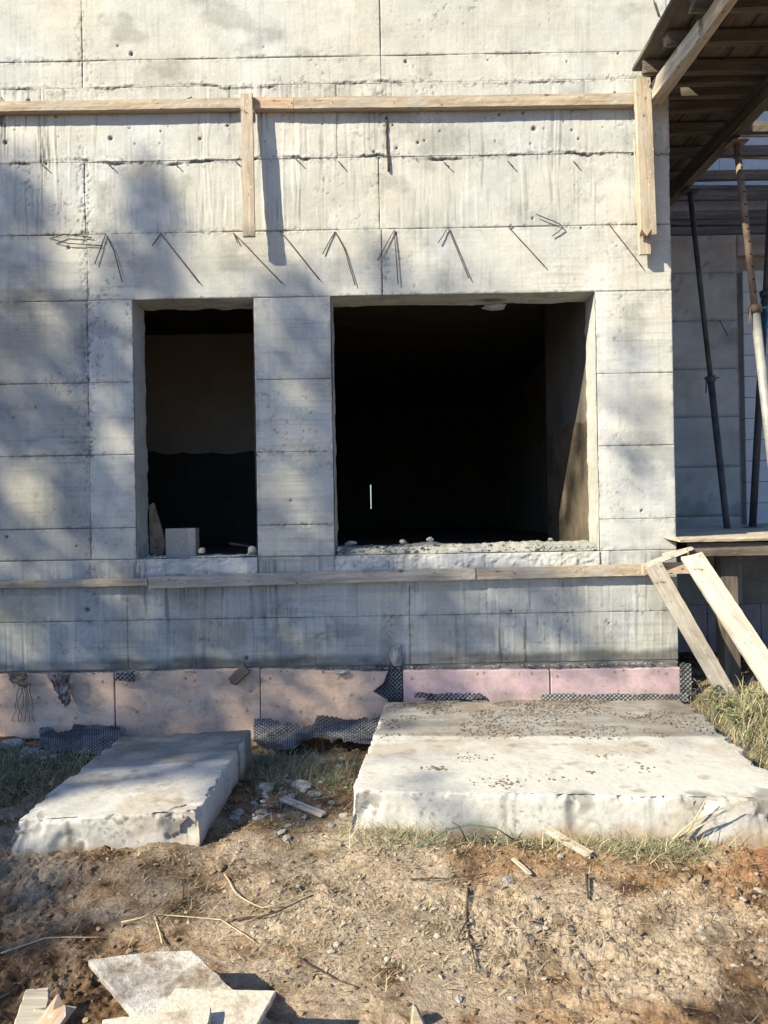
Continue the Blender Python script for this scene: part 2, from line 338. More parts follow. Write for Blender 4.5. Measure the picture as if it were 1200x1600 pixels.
for za, zb in zip(zz[:-1], zz[1:]):
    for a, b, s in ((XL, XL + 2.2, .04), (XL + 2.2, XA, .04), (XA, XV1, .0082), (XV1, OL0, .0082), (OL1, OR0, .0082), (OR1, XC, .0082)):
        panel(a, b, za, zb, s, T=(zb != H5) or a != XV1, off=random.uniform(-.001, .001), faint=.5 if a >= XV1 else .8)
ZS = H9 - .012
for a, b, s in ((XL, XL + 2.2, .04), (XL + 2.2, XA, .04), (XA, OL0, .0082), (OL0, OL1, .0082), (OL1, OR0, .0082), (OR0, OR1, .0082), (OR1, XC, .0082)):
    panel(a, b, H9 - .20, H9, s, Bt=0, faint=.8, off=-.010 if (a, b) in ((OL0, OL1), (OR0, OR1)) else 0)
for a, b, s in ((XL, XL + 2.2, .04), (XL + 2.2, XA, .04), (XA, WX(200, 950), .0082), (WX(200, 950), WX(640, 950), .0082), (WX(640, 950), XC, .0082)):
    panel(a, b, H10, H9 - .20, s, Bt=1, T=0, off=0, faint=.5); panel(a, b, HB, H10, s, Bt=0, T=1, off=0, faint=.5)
# the wall behind the cast face, with the rough reveals of the openings
y0, y1 = D + .004, D + TH
core = [(XL, OL0, y0, y1, H9, H5), (OL1, OR0, y0, y1, H9, H5), (OR1, XC, y0, y1, H9, H5), (XL, XC, y0, y1, H5, ZT), (XL, XC, y0, y1, -.4, H9)]
def reveal(name, a, b, along, seed, ragged=.02):
    """rough sawn strip lining an opening: a,b = fixed coordinates; along = 'z' (jamb) or 'x' (soffit)"""
    n = 120 if along == 'z' else 150
    t = np.linspace(0, 1, n); q = np.linspace(0, 1, 9)
    T_, Q = [m.ravel() for m in np.meshgrid(t, q, indexing='ij')]
    return T_, Q, n, 9
def jamb(xp, side, seed):
    T_, Q, nu, nv = reveal('', 0, 0, 'z', seed)
    z = H9 + T_ * (H5 - H9); y = D - .016 + Q * (TH + .016 + (Q > .9) * .03 * (fbm(z * 7, 0 * z, seed=seed, o=4) - .35))
    push = .004 + .012 * (fbm(z * 6, y * 9, seed=seed + 1, o=4) - .4) + (Q > .9) * .02 * (fbm(z * 12, 0 * z, seed=seed + 2, o=4) - .5)
    x = xp + side * np.clip(push, .001, 1)
    _, c = wall_fields(z * 1.3, y * 2 + 20)
    c = c * .9
    return obj('reveal', mesh_np('reveal', local(np.stack([x, y, z], 1), bld), grid_faces(nu, nv, side < 0), c), M['concrete'], bld)
jamb(OL0, 1, 81); jamb(OL1, -1, 82); jamb(OR0, 1, 83); jamb(OR1, -1, 84)
def soffit(x0_, x1_, zp, side, seed):
    T_, Q, nu, nv = reveal('', 0, 0, 'x', seed)
    x = x0_ + T_ * (x1_ - x0_); y = D - .016 + Q * (TH + .016)
    z = zp + side * np.clip(.004 + .012 * (fbm(x * 6, y * 9, seed=seed, o=4) - .4) + (Q > .9) * .03 * (fbm(x * 9, 0 * x, seed=seed + 2, o=4) - .5), .001, 1)
    _, c = wall_fields(x, y * 2 + 30)
    return obj('lintel_face' if side < 0 else 'sill', mesh_np('soffit', local(np.stack([x, y, z], 1), bld), grid_faces(nu, nv, side > 0), c * .95), M['concrete'], bld)
soffit(OL0, OL1, H5, -1, 85); soffit(OR0, OR1, H5, -1, 86); soffit(OL0, OL1, H9, 1, 87); soffit(OR0, OR1, H9, 1, 88)
boxes('wall_core', core, M['core'], bld)
ZF = H9 - .004; ZC = 3.62; ZBT = 2.34
YB = 14.5
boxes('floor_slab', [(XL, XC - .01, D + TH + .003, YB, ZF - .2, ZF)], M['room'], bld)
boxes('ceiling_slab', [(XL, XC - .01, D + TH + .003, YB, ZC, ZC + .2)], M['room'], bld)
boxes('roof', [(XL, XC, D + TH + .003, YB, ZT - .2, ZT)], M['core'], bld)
boxes('side_wall', [(XL - .2, XL - .002, D + .004, YB + .2, -.4, ZT)], M['core'], bld)
boxes('side_wall', [(XC - .007, XC + .18 - .18 - .001, D + .004, YB, -.4, ZT - .002)], M['core'], bld)
sx = PY(579, 775, YB)[0]
yw = YB + .002
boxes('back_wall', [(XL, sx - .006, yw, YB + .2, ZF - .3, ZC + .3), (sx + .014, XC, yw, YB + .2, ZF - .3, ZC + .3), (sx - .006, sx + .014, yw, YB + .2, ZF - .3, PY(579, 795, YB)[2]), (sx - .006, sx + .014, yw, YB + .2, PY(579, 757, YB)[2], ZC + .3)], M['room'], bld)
def twotone(name, x0_, x1_, ya, yb, seed):
    """inner wall: bare concrete above a ragged damp coating"""
    boxes('inner_wall', [(x0_, x1_, ya, yb, ZF + .002, ZC - .002)], M['room_pale'] if seed == 91 else M['room2'], bld)
    n = 60
    if x1_ - x0_ > yb - ya:
        s = np.linspace(x0_, x1_, n); pts = lambda s, z: (s, s * 0 + ya - .004, z)
    else:
        s = np.linspace(ya, yb, n); pts = lambda s, z: (s * 0 + x0_ - .004, s, z)
    top = ZBT + (fbm(s * 2.5, s * 0, seed=seed, o=5, gain=.6) - .5) * .25
    V = np.concatenate([np.stack(pts(s, s * 0 + ZF + .004), 1), np.stack(pts(s, top), 1)])
    i = np.arange(n - 1); Fc = np.stack([i, i + 1, i + 1 + n, i + n], 1)
    obj('damp_coating', mesh_np('damp_coating', local(V, bld), Fc, smooth=False), M['bitumen'] if seed == 91 else M['brown_coat'], bld)
twotone('a', XL + .2, -.75, 8.2, 8.35, 91)
twotone('b', OR1 + .02, OR1 + .2, D + TH + .003, 7.35, 92)
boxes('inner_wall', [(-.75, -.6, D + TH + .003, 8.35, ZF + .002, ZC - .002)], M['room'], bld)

# ------------------------------------------------------------------ rear wing beyond the recess
YR = 8.75
RX = lambda px, py: PY(px, py, YR)[0]
RZ = lambda px, py: PY(px, py, YR)[2]
rear = thing('rear_wall', 'shaded rear wall of concrete panels and aerated blocks in the recess on the right', 'wall', (3.4, YR, 0))
XB = RX(1153, 600); ZBT2 = RZ(1160, 404)
fz = [.35, RZ(1100, 960), RZ(1100, 880), RZ(1100, 807), RZ(1100, 730), RZ(1100, 652), RZ(1100, 577), RZ(1100, 502), RZ(1100, 427), 5.05]
fz = [fz[0]] + [z for z in fz[1:]]
def rear_panel(x0_, x1_, z0_, z1_):
    xs = lin(x0_ + .003, x1_ - .003, .05); zs = lin(z0_ + .003, z1_ - .003, .05)
    xs = np.concatenate([[xs[0]], xs, [xs[-1]]]); zs = np.concatenate([[zs[0]], zs, [zs[-1]]])
    A, B_ = [q.ravel() for q in np.meshgrid(xs, zs, indexing='ij')]
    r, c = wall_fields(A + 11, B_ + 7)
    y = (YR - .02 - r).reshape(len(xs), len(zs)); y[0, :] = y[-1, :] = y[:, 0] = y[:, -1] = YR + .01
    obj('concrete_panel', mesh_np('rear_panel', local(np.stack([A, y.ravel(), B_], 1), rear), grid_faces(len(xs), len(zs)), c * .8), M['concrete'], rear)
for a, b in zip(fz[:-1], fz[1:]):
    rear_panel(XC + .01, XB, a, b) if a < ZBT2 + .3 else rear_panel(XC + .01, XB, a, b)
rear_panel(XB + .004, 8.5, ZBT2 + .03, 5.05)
bm_block, _ = None, None
vb, fb = box_vf(0, .594, 0, .1, 0, .243)
me_b = mesh_np('block', vb, fb, smooth=False); me_b.materials.append(M['block'])
vb2, fb2 = box_vf(0, .294, 0, .1, 0, .243)
me_b2 = mesh_np('half_block', vb2, fb2, smooth=False); me_b2.materials.append(M['block'])
zr = 1.38; r_i = 0
while zr < ZBT2 - .24 + .01:
    x = XB + .055; first = True
    while x < 7.0:
        half = first and r_i % 2
        o = obj('block', me_b2 if half else me_b, None, rear); o.location = (x - 3.4, -.05 + random.uniform(-.003, .003), zr)
        x += .3 if half else .6; first = False
    zr += .25; r_i += 1
z = 5.3; r_i = 0                              # upper storey, also blocks
while z < 9:
    x = XC + .05 - .3 * (r_i % 2) + .3
    while x < 7.6:
        o = obj('block', me_b, None, rear); o.location = (x - 3.4, -.03 + random.uniform(-.003, .003), z); x += .6
    z += .25; r_i += 1
boxes('wall_core', [(XC + .002, XB, YR, YR + .25, -.4, ZT), (XB, 9, YR + .055, YR + .25, -.4, ZT), (XB, 9, YR - .01, YR + .05, -.3, 1.32)], M['core'], rear)
boxes('floor_edge', [(XC + .01, 8.5, YR - .06, YR - .002, 5.055, 5.28)], M['core'], rear)
# ------------------------------------------------------------------ timber
def board_mesh(L, W_, T_, seed=0, jag0=0, jag1=0, warp=.006):
    n = max(5, int(L / .04)); n = min(n, 160)
    rg = np.random.default_rng(seed)
    V = []; k = 10
    prof = [(-.5, -.5), (-.17, -.5), (.17, -.5), (.5, -.5), (.5, 0), (.5, .5), (.17, .5), (-.17, .5), (-.5, .5), (-.5, 0)]
    s = np.linspace(0, 1, n)
    wv = (fbm(s * L * 1.3, s * 0, seed=seed, o=3) - .5) * warp; wv2 = (fbm(s * L * 1.1, s * 0, seed=seed + 3, o=3) - .5) * warp * 1.5
    for i in range(n):
        for j, (a, b) in enumerate(prof):
            x = s[i] * L
            if i == 0 and jag0: x += jag0 * (rg.random() - .3)
            if i == n - 1 and jag1: x -= jag1 * (rg.random() - .3)
            ch = .96 if (abs(a) == .5 and abs(b) == .5) else 1
            V.append((x, a * W_ * ch + wv2[i] + rg.normal(0, .0008), b * T_ * ch + wv[i] + rg.normal(0, .0006)))
    Fc = []
    for i in range(n - 1):
        for j in range(k):
            a, b = i * k + j, i * k + (j + 1) % k; Fc.append((a, a + k, b + k, b))
    c0, c1 = len(V), len(V) + 1
    V.append((0, 0, 0)); V.append((L, 0, 0)); V = [tuple(v) for v in V]
    me = bpy.data.meshes.new('board'); F2 = Fc + [((j + 1) % k, c0, j) for j in range(k)] + [((n - 1) * k + j, c1, (n - 1) * k + (j + 1) % k) for j in range(k)]
    me.from_pydata(V, [], [f[::-1] for f in F2]); me.update()
    return me
_bs = [100]
def board(name, p0, p1, W_, T_, m, facing=(0, -1, 0), parent=None, jag0=0, jag1=0, warp=.006, **kw):
    """board whose centre line runs p0->p1, its broad face turned towards `facing`"""
    _bs[0] += 7
    p0, p1 = Vector(p0), Vector(p1)
    if parent is not None: p0 -= parent.location; p1 -= parent.location
    ax = (p1 - p0); L = ax.length; ax.normalize()
    zf = Vector(facing); zf = (zf - ax * zf.dot(ax)).normalized(); yf = zf.cross(ax)
    mw = Matrix.Identity(4)
    for r in range(3): mw[r][0] = ax[r]; mw[r][1] = yf[r]; mw[r][2] = zf[r]; mw[r][3] = p0[r]
    return obj(name, board_mesh(L, W_, T_, _bs[0], jag0, jag1, warp), M[m], parent, mw=mw, **kw)
G1 = 'timber battens fixed across the upper wall'
bt = .062; yb = D - .02 - bt / 2
def wallp(px, py, y): return PY(px, py, y)
kw = dict(cat='batten')
def hb(px0, py0, px1, py1, h, m, label, group, t=bt, yo=0):
    yv = D - .022 - t / 2 - yo
    board('timber_batten', wallp(px0, py0, yv), wallp(px1, py1, yv), h, t, m, label=label, cat='batten', group=group)
hb(-420, 176, 377, 164, .075, 'wood', 'long weathered batten left of the short hanging post on the upper wall', G1)
hb(396, 163.5, 459, 164, .085, 'wood_orange', 'short orange brown batten piece right beside the hanging post', G1)
hb(459.5, 164, 991, 157.5, .088, 'wood', 'long pale batten on upper wall running up to the split corner post', G1)
G2 = 'timber battens along the sill of the openings'
hb(-420, 920, 232, 909, .056, 'wood', 'narrow left batten of the lower row that starts below the small opening', G2, .05)
hb(234, 910, 742, 896, .090, 'wood_grey', 'middle batten of the lower row below both openings, stained grey', G2, .065)
hb(743, 896, 1007, 890, .085, 'wood', 'right batten of the lower row ending behind the thin leaning brace', G2, .055)
board('timber_batten', PY(1004, 889, D - .13), PY(1095, 887, D - .13), .085, .05, 'wood_orange', jag1=.03, label='short brown batten stub sticking out past the wall corner under splinters', cat='batten', group=G2)
# posts
p0 = PY(385, 148, D - .103); p1 = PY(389, 370, D - .140)
board('hanging_post', p0, p1, .090, .032, 'wood', label='short vertical timber nailed to the upper batten, hanging above the small opening', cat='timber post', group='vertical timbers on the upper wall')
board('corner_post', PY(1003, 124, D - .125), PY(1013, 368, D - .150), .115, .05, 'wood', jag1=.07, label='pale vertical timber at the wall corner with a broken splintered lower end', cat='timber post', group='vertical timbers on the upper wall')
board('backing_strip', PY(998, 215, D - .07), PY(1008, 398, D - .085), .085, .03, 'wood', label='thin vertical strip behind the split corner timber reaching lower than it', cat='timber strip', group='vertical timbers on the upper wall')
# leaning braces on the right
b1t = PY(1020, 882, D - .10 - .14); b1b = PY(1150, 1110, 5.30)
board('leaning_brace', b1t, b1b, .125, .035, 'wood_grey', facing=(-.2, -1, .1), label='thinner grey plank leaning from the sill batten down into the weeds', cat='brace', group='leaning brace planks right of the wall')
b2t = PY(1080, 868, 5.22); b2b = PY(1245, 1118, 4.35)
board('leaning_brace', b2t, b2b + (b2b - b2t) * .35, .155, .035, 'wood_grey', facing=(-.1, -1, .25), jag0=.02, label='wider sunlit plank leaning from the lower deck towards the right edge', cat='brace', group='leaning brace planks right of the wall')
# splinters where batten and deck meet
for i, (a, b, c, d_, wd, yy) in enumerate([(1008, 884, 1060, 862, .035, 5.38), (1022, 880, 1075, 860, .03, 5.36), (1035, 868, 1082, 857, .03, 5.40)]):
    board('wood_splinter', PY(a, b, yy), PY(c, d_, yy), wd, .014, 'wood_grey', facing=(.1, -.8, .6), jag0=.03, jag1=.03,
          label=['lowest broken wood splinter wedged at the wall corner', 'middle broken wood splinter beside the wide brace top', 'topmost short splinter lying against the wall corner'][i], cat='splinter', group='broken splinters at the wall corner')
# upper working deck
ud = thing('upper_deck', 'overhead working deck of dark boards on joists beyond the wall corner', 'deck', (2.4, 5.5, 4.75))
zj = 4.78
px_ = 1.90
for k in range(5):                            # deck boards running away from the viewer
    xa = 1.905 + k * .212; ya = 3.3 + .05 * (k % 2); xm = xa + .1
    ye = 5.47 if xm < XC + .08 else 8.66
    board('deck_board', (xm, ya, zj + .075 + random.uniform(-.002, .002)), (xm, ye, zj + .075), .205, .03, 'ply', facing=(0, 0, 1), parent=ud, warp=.004)
jy = [(3.9, 1.96), (4.32, 1.97), (4.66, 2.0), (5.0, 1.965), (5.33, 1.93), (5.48, 2.02), (5.64, 2.22), (5.85, 2.2), (6.2, 2.2), (6.62, 2.2), (7.1, 2.2), (7.55, 2.2), (8.05, 2.2), (8.5, 2.2)]
for i, (yj, xs_) in enumerate(jy):
    sun = yj in (6.2, 6.62, 7.1)
    board('joist', (xs_, yj, zj), (4.6 if yj < 6.0 else 6.5, yj + random.uniform(-.06, .06), zj), .055, .09, 'wood_dark', facing=(0, 0, 1), parent=ud, jag0=.05 if yj < 5.5 else 0, warp=.008)
G3 = 'bearer beams under the upper deck'
board('bearer_beam', (2.165, 3.4, 4.665), (2.10, 5.49, 4.665), .055, .13, 'wood', facing=(0, 0, 1), label='longer pale beam under the deck running to the wall corner', cat='beam', group=G3)
board('bearer_beam', (2.098, 4.72, 4.655), (2.04, 5.50, 4.655), .055, .13, 'wood_grey', facing=(0, 0, 1), label='shorter beam doubled up on the left of the longer corner beam', cat='beam', group=G3)
board('bearer_beam', (2.93, 3.4, 4.655), (2.84, 8.6, 4.655), .09, .15, 'wood_dark', facing=(0, 0, 1), label='dark beam further out under the deck, carried by two steel props', cat='beam', group=G3)
# a raised plank and rails far right, sunlit
board('guard_plank', PY(1147, 207, 7.6), PY(1330, 206, 7.6), .085, .04, 'wood_orange', label='orange sunlit plank in the gap right of the outer beam', cat='plank', group='planks seen through the gap by the outer beam')
board('guard_plank', PY(1146, 244, 7.9), PY(1330, 246, 7.9), .05, .04, 'wood', label='narrow white looking plank crossing behind the rusty prop', cat='plank', group='planks seen through the gap by the outer beam')
board('guard_plank', PY(1190, 275, 7.4), PY(1330, 275, 7.4), .075, .05, 'wood', label='plank end showing at the right edge beside the rusty prop', cat='plank', group='planks seen through the gap by the outer beam')
board('wall_plate', PY(1046, 345, 8.62), PY(1330, 345, 8.62), .12, .06, 'wood_dark', label='dark timber along the rear wall under the deck joists', cat='beam', group='dark timbers along the rear wall')
board('wall_plate', PY(1046, 300, 8.5), PY(1330, 300, 8.5), .14, .06, 'wood_dark', label='upper dark timber on the rear wall just below the block storey', cat='beam', group='dark timbers along the rear wall')
# lower deck
ld = thing('lower_deck', 'waist high plank deck with a ragged sunlit front board beyond the wall corner', 'deck', (3.5, 5.6, 1.37))
zd = 1.355
for k in range(14):
    yk = 5.36 + .115 + k * .235
    board('deck_plank', ((2.12 if k == 0 else 2.24), yk + (.02 if k == 0 else 0), zd + random.uniform(-.006, .006)), (6.4, yk + random.uniform(-.02, .02), zd + (.012 if k == 0 else 0)), .225, .034, 'wood' if k < 2 else 'wood_grey', facing=(0, 0, 1), parent=ld, jag0=.12, warp=.016)
for xk in (2.75, 3.6, 4.6): board('joist', (xk, 5.5, zd - .085), (xk, 8.6, zd - .085), .07, .12, 'wood_dark', facing=(0, 0, 1), parent=ld)
board('front_bearer', (2.25, 5.45, zd - .075), (6.4, 5.45, zd - .085), .05, .10, 'wood_dark', facing=(0, 0, 1), parent=ld)
board('deck_post', (2.62, 5.62, -.05), (2.6, 5.62, zd - .135), .13, .12, 'wood_dark', label='dark square timber post standing under the lower deck', cat='post')
# shavings on the lower deck edge
# ------------------------------------------------------------------ tubes
def tube_mesh(pts, r, k=10, caps=True):
    pts = [Vector(p) for p in pts]; V = []; Fc = []; n = len(pts)
    for i, p in enumerate(pts):
        a = (pts[min(i + 1, n - 1)] - pts[max(i - 1, 0)]).normalized()
        u = a.orthogonal().normalized() if i == 0 else (u - a * u.dot(a)).normalized()
        v = a.cross(u); rr = r[i] if hasattr(r, '__len__') else r
        for j in range(k):
            t = 2 * math.pi * j / k; V.append(p + (u * math.cos(t) + v * math.sin(t)) * rr)
    for i in range(n - 1):
        for j in range(k):
            a, b = i * k + j, i * k + (j + 1) % k; Fc.append((a, b, b + k, a + k))
    if caps: Fc += [tuple(range(k))[::-1], tuple(range((n - 1) * k, n * k))]
    me = bpy.data.meshes.new('tube'); me.from_pydata([tuple(v) for v in V], [], Fc); me.update()
    for p_ in me.polygons: p_.use_smooth = len(p_.vertices) == 4
    return me
def prop(top, bot, split, m_in, m_out, r_in, r_out, label, holes=True, collar='rust', cap=True):
    top, bot = Vector(top), Vector(bot); root = thing('steel_prop', label, 'steel prop', tuple(bot), 'adjustable steel props in the recess')
    T0 = top - bot; mid = T0 * (1 - split)
    obj('inner_tube', tube_mesh([mid * .97, T0], r_in, 14), M[m_in], root)
    obj('outer_tube', tube_mesh([(0, 0, 0), mid], r_out, 14), M[m_out], root)
    ax = T0.normalized()
    obj('collar', tube_mesh([mid - ax * .03, mid + ax * .03], r_out * 1.45, 10), M[collar], root)
    h = obj('handle', tube_mesh([mid + Vector((-.075, -.02, 0)), mid + Vector((.07, -.03, .005)), ], .007, 6), M[collar], root)
    obj('handle', tube_mesh([mid + Vector((-.05, -.03, 0)), mid + Vector((-.065, -.035, -.14))], .007, 6), M[collar], root)
    v, f = box_vf(-.07, .07, -.07, .07, -.006, .002)
    if cap:
        obj('top_plate', mesh_np('plate', np.array(v) + np.array(T0), f, smooth=False), M[m_in], root)
    obj('base_plate', mesh_np('plate', np.array(v) + np.array((0, 0, .008)), f, smooth=False), M[m_out], root)
    if holes:
        L = (T0 - mid).length; nh = int(L / .105)
        for i in range(1, nh):
            c = mid + ax * (i * .105 + .03)
            obj('pin_hole', tube_mesh([c + Vector((.1, -1, 0)).normalized() * (r_in - .004), c + Vector((.1, -1, 0)).normalized() * (r_in + .0015)], .0085, 8), M['black'], root)
    return root
pt = PY(1151, 224, 5.97); pb = PY(1219, 846, 5.60)
pb[2] = 1.372
prop(pt, pb, .44, 'rust', 'galv', .026, .034, 'brightest steel prop, rusty perforated top and pale lower tube, at the right edge')
prop(PY(1078, 300, 6.9), PY(1159, 1030, 7.5), .38, 'dark_steel', 'dark_steel', .024, .032, 'dark leaning steel prop nearest the wall corner, passing behind the lower deck', collar='dark_steel', holes=False)
q = PY(1176, 833, 7.6); q[2] = 1.372
prop(PY(1204, 305, 7.7), q, .30, 'dark_steel', 'dark_steel', .026, .036, 'dark steel prop leaning the other way in front of the grey blocks', collar='dark_steel', holes=False)
obj('plastic_tie', tube_mesh([PY(1199, 478, 7.45), PY(1203, 492, 7.45), PY(1199, 512, 7.45)], .026, 8), M['blue'], label='bright blue plastic scrap on a prop at the right edge', cat='plastic scrap')

# ------------------------------------------------------------------ wires in the wall
def wire(px_pts, label, r=.0038, outs=None, name='bent_wire', group='bent wires sticking out above the openings'):
    outs = outs or [.015 + .012 * i for i in range(len(px_pts))]
    pts = [PY(x, y, D - .021 - o * .35) for (x, y), o in zip(px_pts, outs)]
    V = [Vector(p) for p in pts]
    full = []
    for a, b in zip(V[:-1], V[1:]):
        for t in np.linspace(0, 1, 5)[:-1]: full.append(a.lerp(b, t) + Vector((random.gauss(0, .0012), 0, random.gauss(0, .0012))))
    full.append(V[-1])
    obj(name, tube_mesh(full, r, 6), M['rebar'], label=label, cat='wire', group=group)
W3 = [([(143, 371), (100, 366), (78, 373), (105, 380), (160, 384)], [.02, .035, .045, .035, .02], 'wire bent into a flat loop, far left of the row of wires'),
      ([(148, 412), (165, 366), (178, 392), (191, 441)], [.03, .008, .02, .03], 'hairpin wire hanging up and left of the small opening'),
      ([(238, 384), (251, 365), (311, 442)], [.03, .008, .03], 'wire slanting down right above the small opening, in the treetop shadow'),
      ([(371, 380), (365, 364), (441, 443)], [.03, .008, .03], 'wire crossing the shadow of the hanging post'),
      ([(438, 361), (499, 437)], [.008, .03], 'single straight wire between the hanging post and the wide opening'),
      ([(504, 397), (523, 361), (537, 386), (555, 446)], [.03, .008, .02, .03], 'hairpin wire above the left end of the wide opening'),
      ([(590, 407), (616, 359), (622, 444)], [.03, .008, .03], 'hairpin wire with one leg hanging straight down, next to the middle joint'),
      ([(685, 379), (700, 356), (733, 435)], [.03, .008, .03], 'hairpin wire with a short left leg above the wide opening centre'),
      ([(799, 350), (794, 354), (851, 416)], [.015, .01, .03], 'straight slanting wire left of the hooked wire'),
      ([(837, 334), (875, 350), (880, 356), (863, 369)], [.05, .04, .035, .02], 'hook shaped wire pointing right, highest of the row'),
      ([(951, 349), (1003, 417)], [.008, .03], 'last slanting wire beside the split corner timber')]
for p, o_, l_ in W3: wire(p, l_, outs=o_)
nails = [(68, 260), (172, 259), (275, 257), (370, 254), (466, 252), (533, 256), (697, 257), (798, 256), (900, 256)]
for i, (a, b) in enumerate(nails):
    wire([(a - 4, b - 4), (a + 5 - i % 3, b + 4 + i % 2)], 'short dark wire stub under the ragged joint, %s of nine from the left' % 'first second third fourth fifth sixth seventh eighth ninth'.split()[i], r=.0042, outs=[.008, .035], name='wire_stub', group='wire stubs along the ragged joint')
wire([(603, 183), (604, 215), (607, 268)], 'dark rod standing in the middle joint under the upper batten', r=.008, outs=[.012, .014, .012], name='joint_rod', group=None)
wire([(1021, 0), (1029, 26)], 'short wire near the top of the wall by the deck', r=.005, outs=[.01, .05], name='bent_wire')
for i, (a, b, c, d_) in enumerate([(2, 152, 8, 162), (300, 152, 287, 156), (508, 150, 516, 162), (514, 150, 522, 162)]):
    wire([(a, b), (c, d_)], ['bent nail at the far left end of the upper batten', 'bent nail on the upper batten left of the hanging post', 'left nail of a pair right of the orange batten piece', 'right nail of a pair right of the orange batten piece'][i], r=.004, outs=[.05, .09], name='bent_nail', group='bent nails on the upper batten')
obj('bent_wire', tube_mesh([PY(1124, 500, 8.69), PY(1137, 524, 8.6)], .006, 6), M['rebar'], label='wire sticking out of the shaded rear wall', cat='wire')

# ------------------------------------------------------------------ rocks, chips
def rock_mesh(sx, sy, sz, seed, sub=3, sharp=.35):
    import bmesh
    bm = bmesh.new(); bmesh.ops.create_icosphere(bm, subdivisions=sub, radius=1)
    P = np.array([v.co[:] for v in bm.verts]); rg = np.random.default_rng(seed)
    for _ in range(9):                         # planes that knock facets off
        n = rg.normal(size=3); n /= np.linalg.norm(n); h = .55 + .4 * rg.random()
        d = P @ n - h; P -= np.clip(d, 0, None)[:, None] * n
    P *= (1 + sharp * (fbm(P[:, 0] * 3, P[:, 1] * 3, P[:, 2] * 3, seed=seed % 50, o=3)[:, None] - .5))
    P *= np.array([sx, sy, sz])
    for v, p in zip(bm.verts, P): v.co = p
    me = bpy.data.meshes.new('rock'); bm.to_mesh(me); bm.free(); return me
def rock(name, p, s, m, seed, label, cat, group=None, rz=0, rx=0, sharp=.35):
    o = obj(name, rock_mesh(*s, seed, sharp=sharp), M[m], label=label, cat=cat, group=group)
    o.location = tuple(p); o.rotation_euler = (rx, 0, rz); return o
def merge_rocks(name, places, m, base_n=6, **kw):
    """many small fragments joined in one mesh: places = (x,y,z,size)"""
    protos = []
    for i in range(base_n):
        me = rock_mesh(1, .75, .45, 900 + i, sub=1, sharp=.5)
        v = np.array([q.co[:] for q in me.vertices]); f = np.array([list(q.vertices) for q in me.polygons]); protos.append((v, f)); bpy.data.meshes.remove(me)
    Vs, Fs, off = [], [], 0
    rg = np.random.default_rng(len(places))
    for (x, y, z, s) in places:
        v, f = protos[rg.integers(base_n)]; a = rg.random() * 6.28; b = rg.normal(0, .35)
        Rz = np.array([[math.cos(a), -math.sin(a), 0], [math.sin(a), math.cos(a), 0], [0, 0, 1]]); Rx = np.array([[1, 0, 0], [0, math.cos(b), -math.sin(b)], [0, math.sin(b), math.cos(b)]])
        Vs.append((v * s) @ (Rz @ Rx).T + np.array([x, y, z])); Fs.append(f + off); off += len(v)
    return obj(name, mesh_np(name, np.concatenate(Vs), np.concatenate(Fs), smooth=False), M[m], **kw)
# crumbs on the sills
pl = []
for _ in range(800):
    x = random.uniform(OR0, OR1); y = random.uniform(D - .01, D + .34); s = .006 + .022 * random.random() ** 3
    hgt = .10 * (fbm(np.array([x * 5.]), np.array([y * 5.]), seed=95)[0]); pl.append((x, y, H9 + .004 + hgt * random.random(), s))
merge_rocks('sill_rubble', pl, 'chip', label='grey concrete crumbs strewn along the sill of the wide opening', cat='rubble', kind='stuff')
pl = []
for _ in range(300):
    x = random.uniform(OL0, OL1); y = random.uniform(D - .005, D + .25); s = .005 + .016 * random.random() ** 3
    e = abs((x - (OL0 + OL1) / 2) / (OL1 - OL0) * 2); pl.append((x, y, H9 + .004 + .05 * random.random() * max(0, e - .6) * 2, s))
merge_rocks('sill_rubble', pl, 'chip', label='small concrete crumbs on the sill of the small opening', cat='rubble', kind='stuff')
# a heap under the crumbs of the wide opening
xs = np.linspace(OR0 + .01, OR1 - .01, 150); ys = np.linspace(D + .02, D + .55, 34)
A, B_ = [q.ravel() for q in np.meshgrid(xs, ys, indexing='ij')]
hh = (.095 * fbm(A * 4, B_ * 6, seed=97, o=5, gain=.65) + .03 * (fbm(A * 22, B_ * 25, seed=98, o=3) - .4)) * sst(D + .01, D + .1, B_) * (1 - sst(D + .35, D + .55, B_)) + .004
_, cc = wall_fields(A * 3, B_ * 3 + 40)
obj('rubble_heap', mesh_np('rubble_heap', np.stack([A, B_, H9 + hh - .004], 1), grid_faces(len(xs), len(ys)), cc * .62), M['concrete'], label='low heap of grey dust and broken concrete on the wide opening floor', cat='rubble', kind='stuff')
rock('concrete_lump', PY(772, 479, D + .12), (.10, .05, .03), 'chip', 11, 'jagged lump hanging from the lintel of the wide opening', 'concrete lump')
G5 = 'larger fragments on the sills'
for i, (a, b, s, sd, lb) in enumerate([(548, 849, (.05, .03, .02), 1, 'flat light fragment near the left end of the wide sill'), (630, 846, (.045, .03, .018), 2, 'pale flat fragment left of the centre of the wide sill'), (672, 843, (.03, .025, .02), 3, 'small white fragment in the middle of the wide sill'),
        (860, 843, (.025, .02, .02), 4, 'small upright fragment near the right end of the wide sill'), (316, 861, (.03, .025, .028), 5, 'round grey lump beside the block in the small opening'), (393, 860, (.045, .03, .035), 6, 'fragment heaped in the right corner of the small opening'), (605, 858, (.04, .02, .010), 8, 'thin slate like fragment at the front of the wide sill')]):
    rock('concrete_fragment', PY(a, b, D + .12), s, 'room_pale' if a < 500 else 'chip', 20 + sd, lb, 'fragment', G5, rz=random.random() * 3)
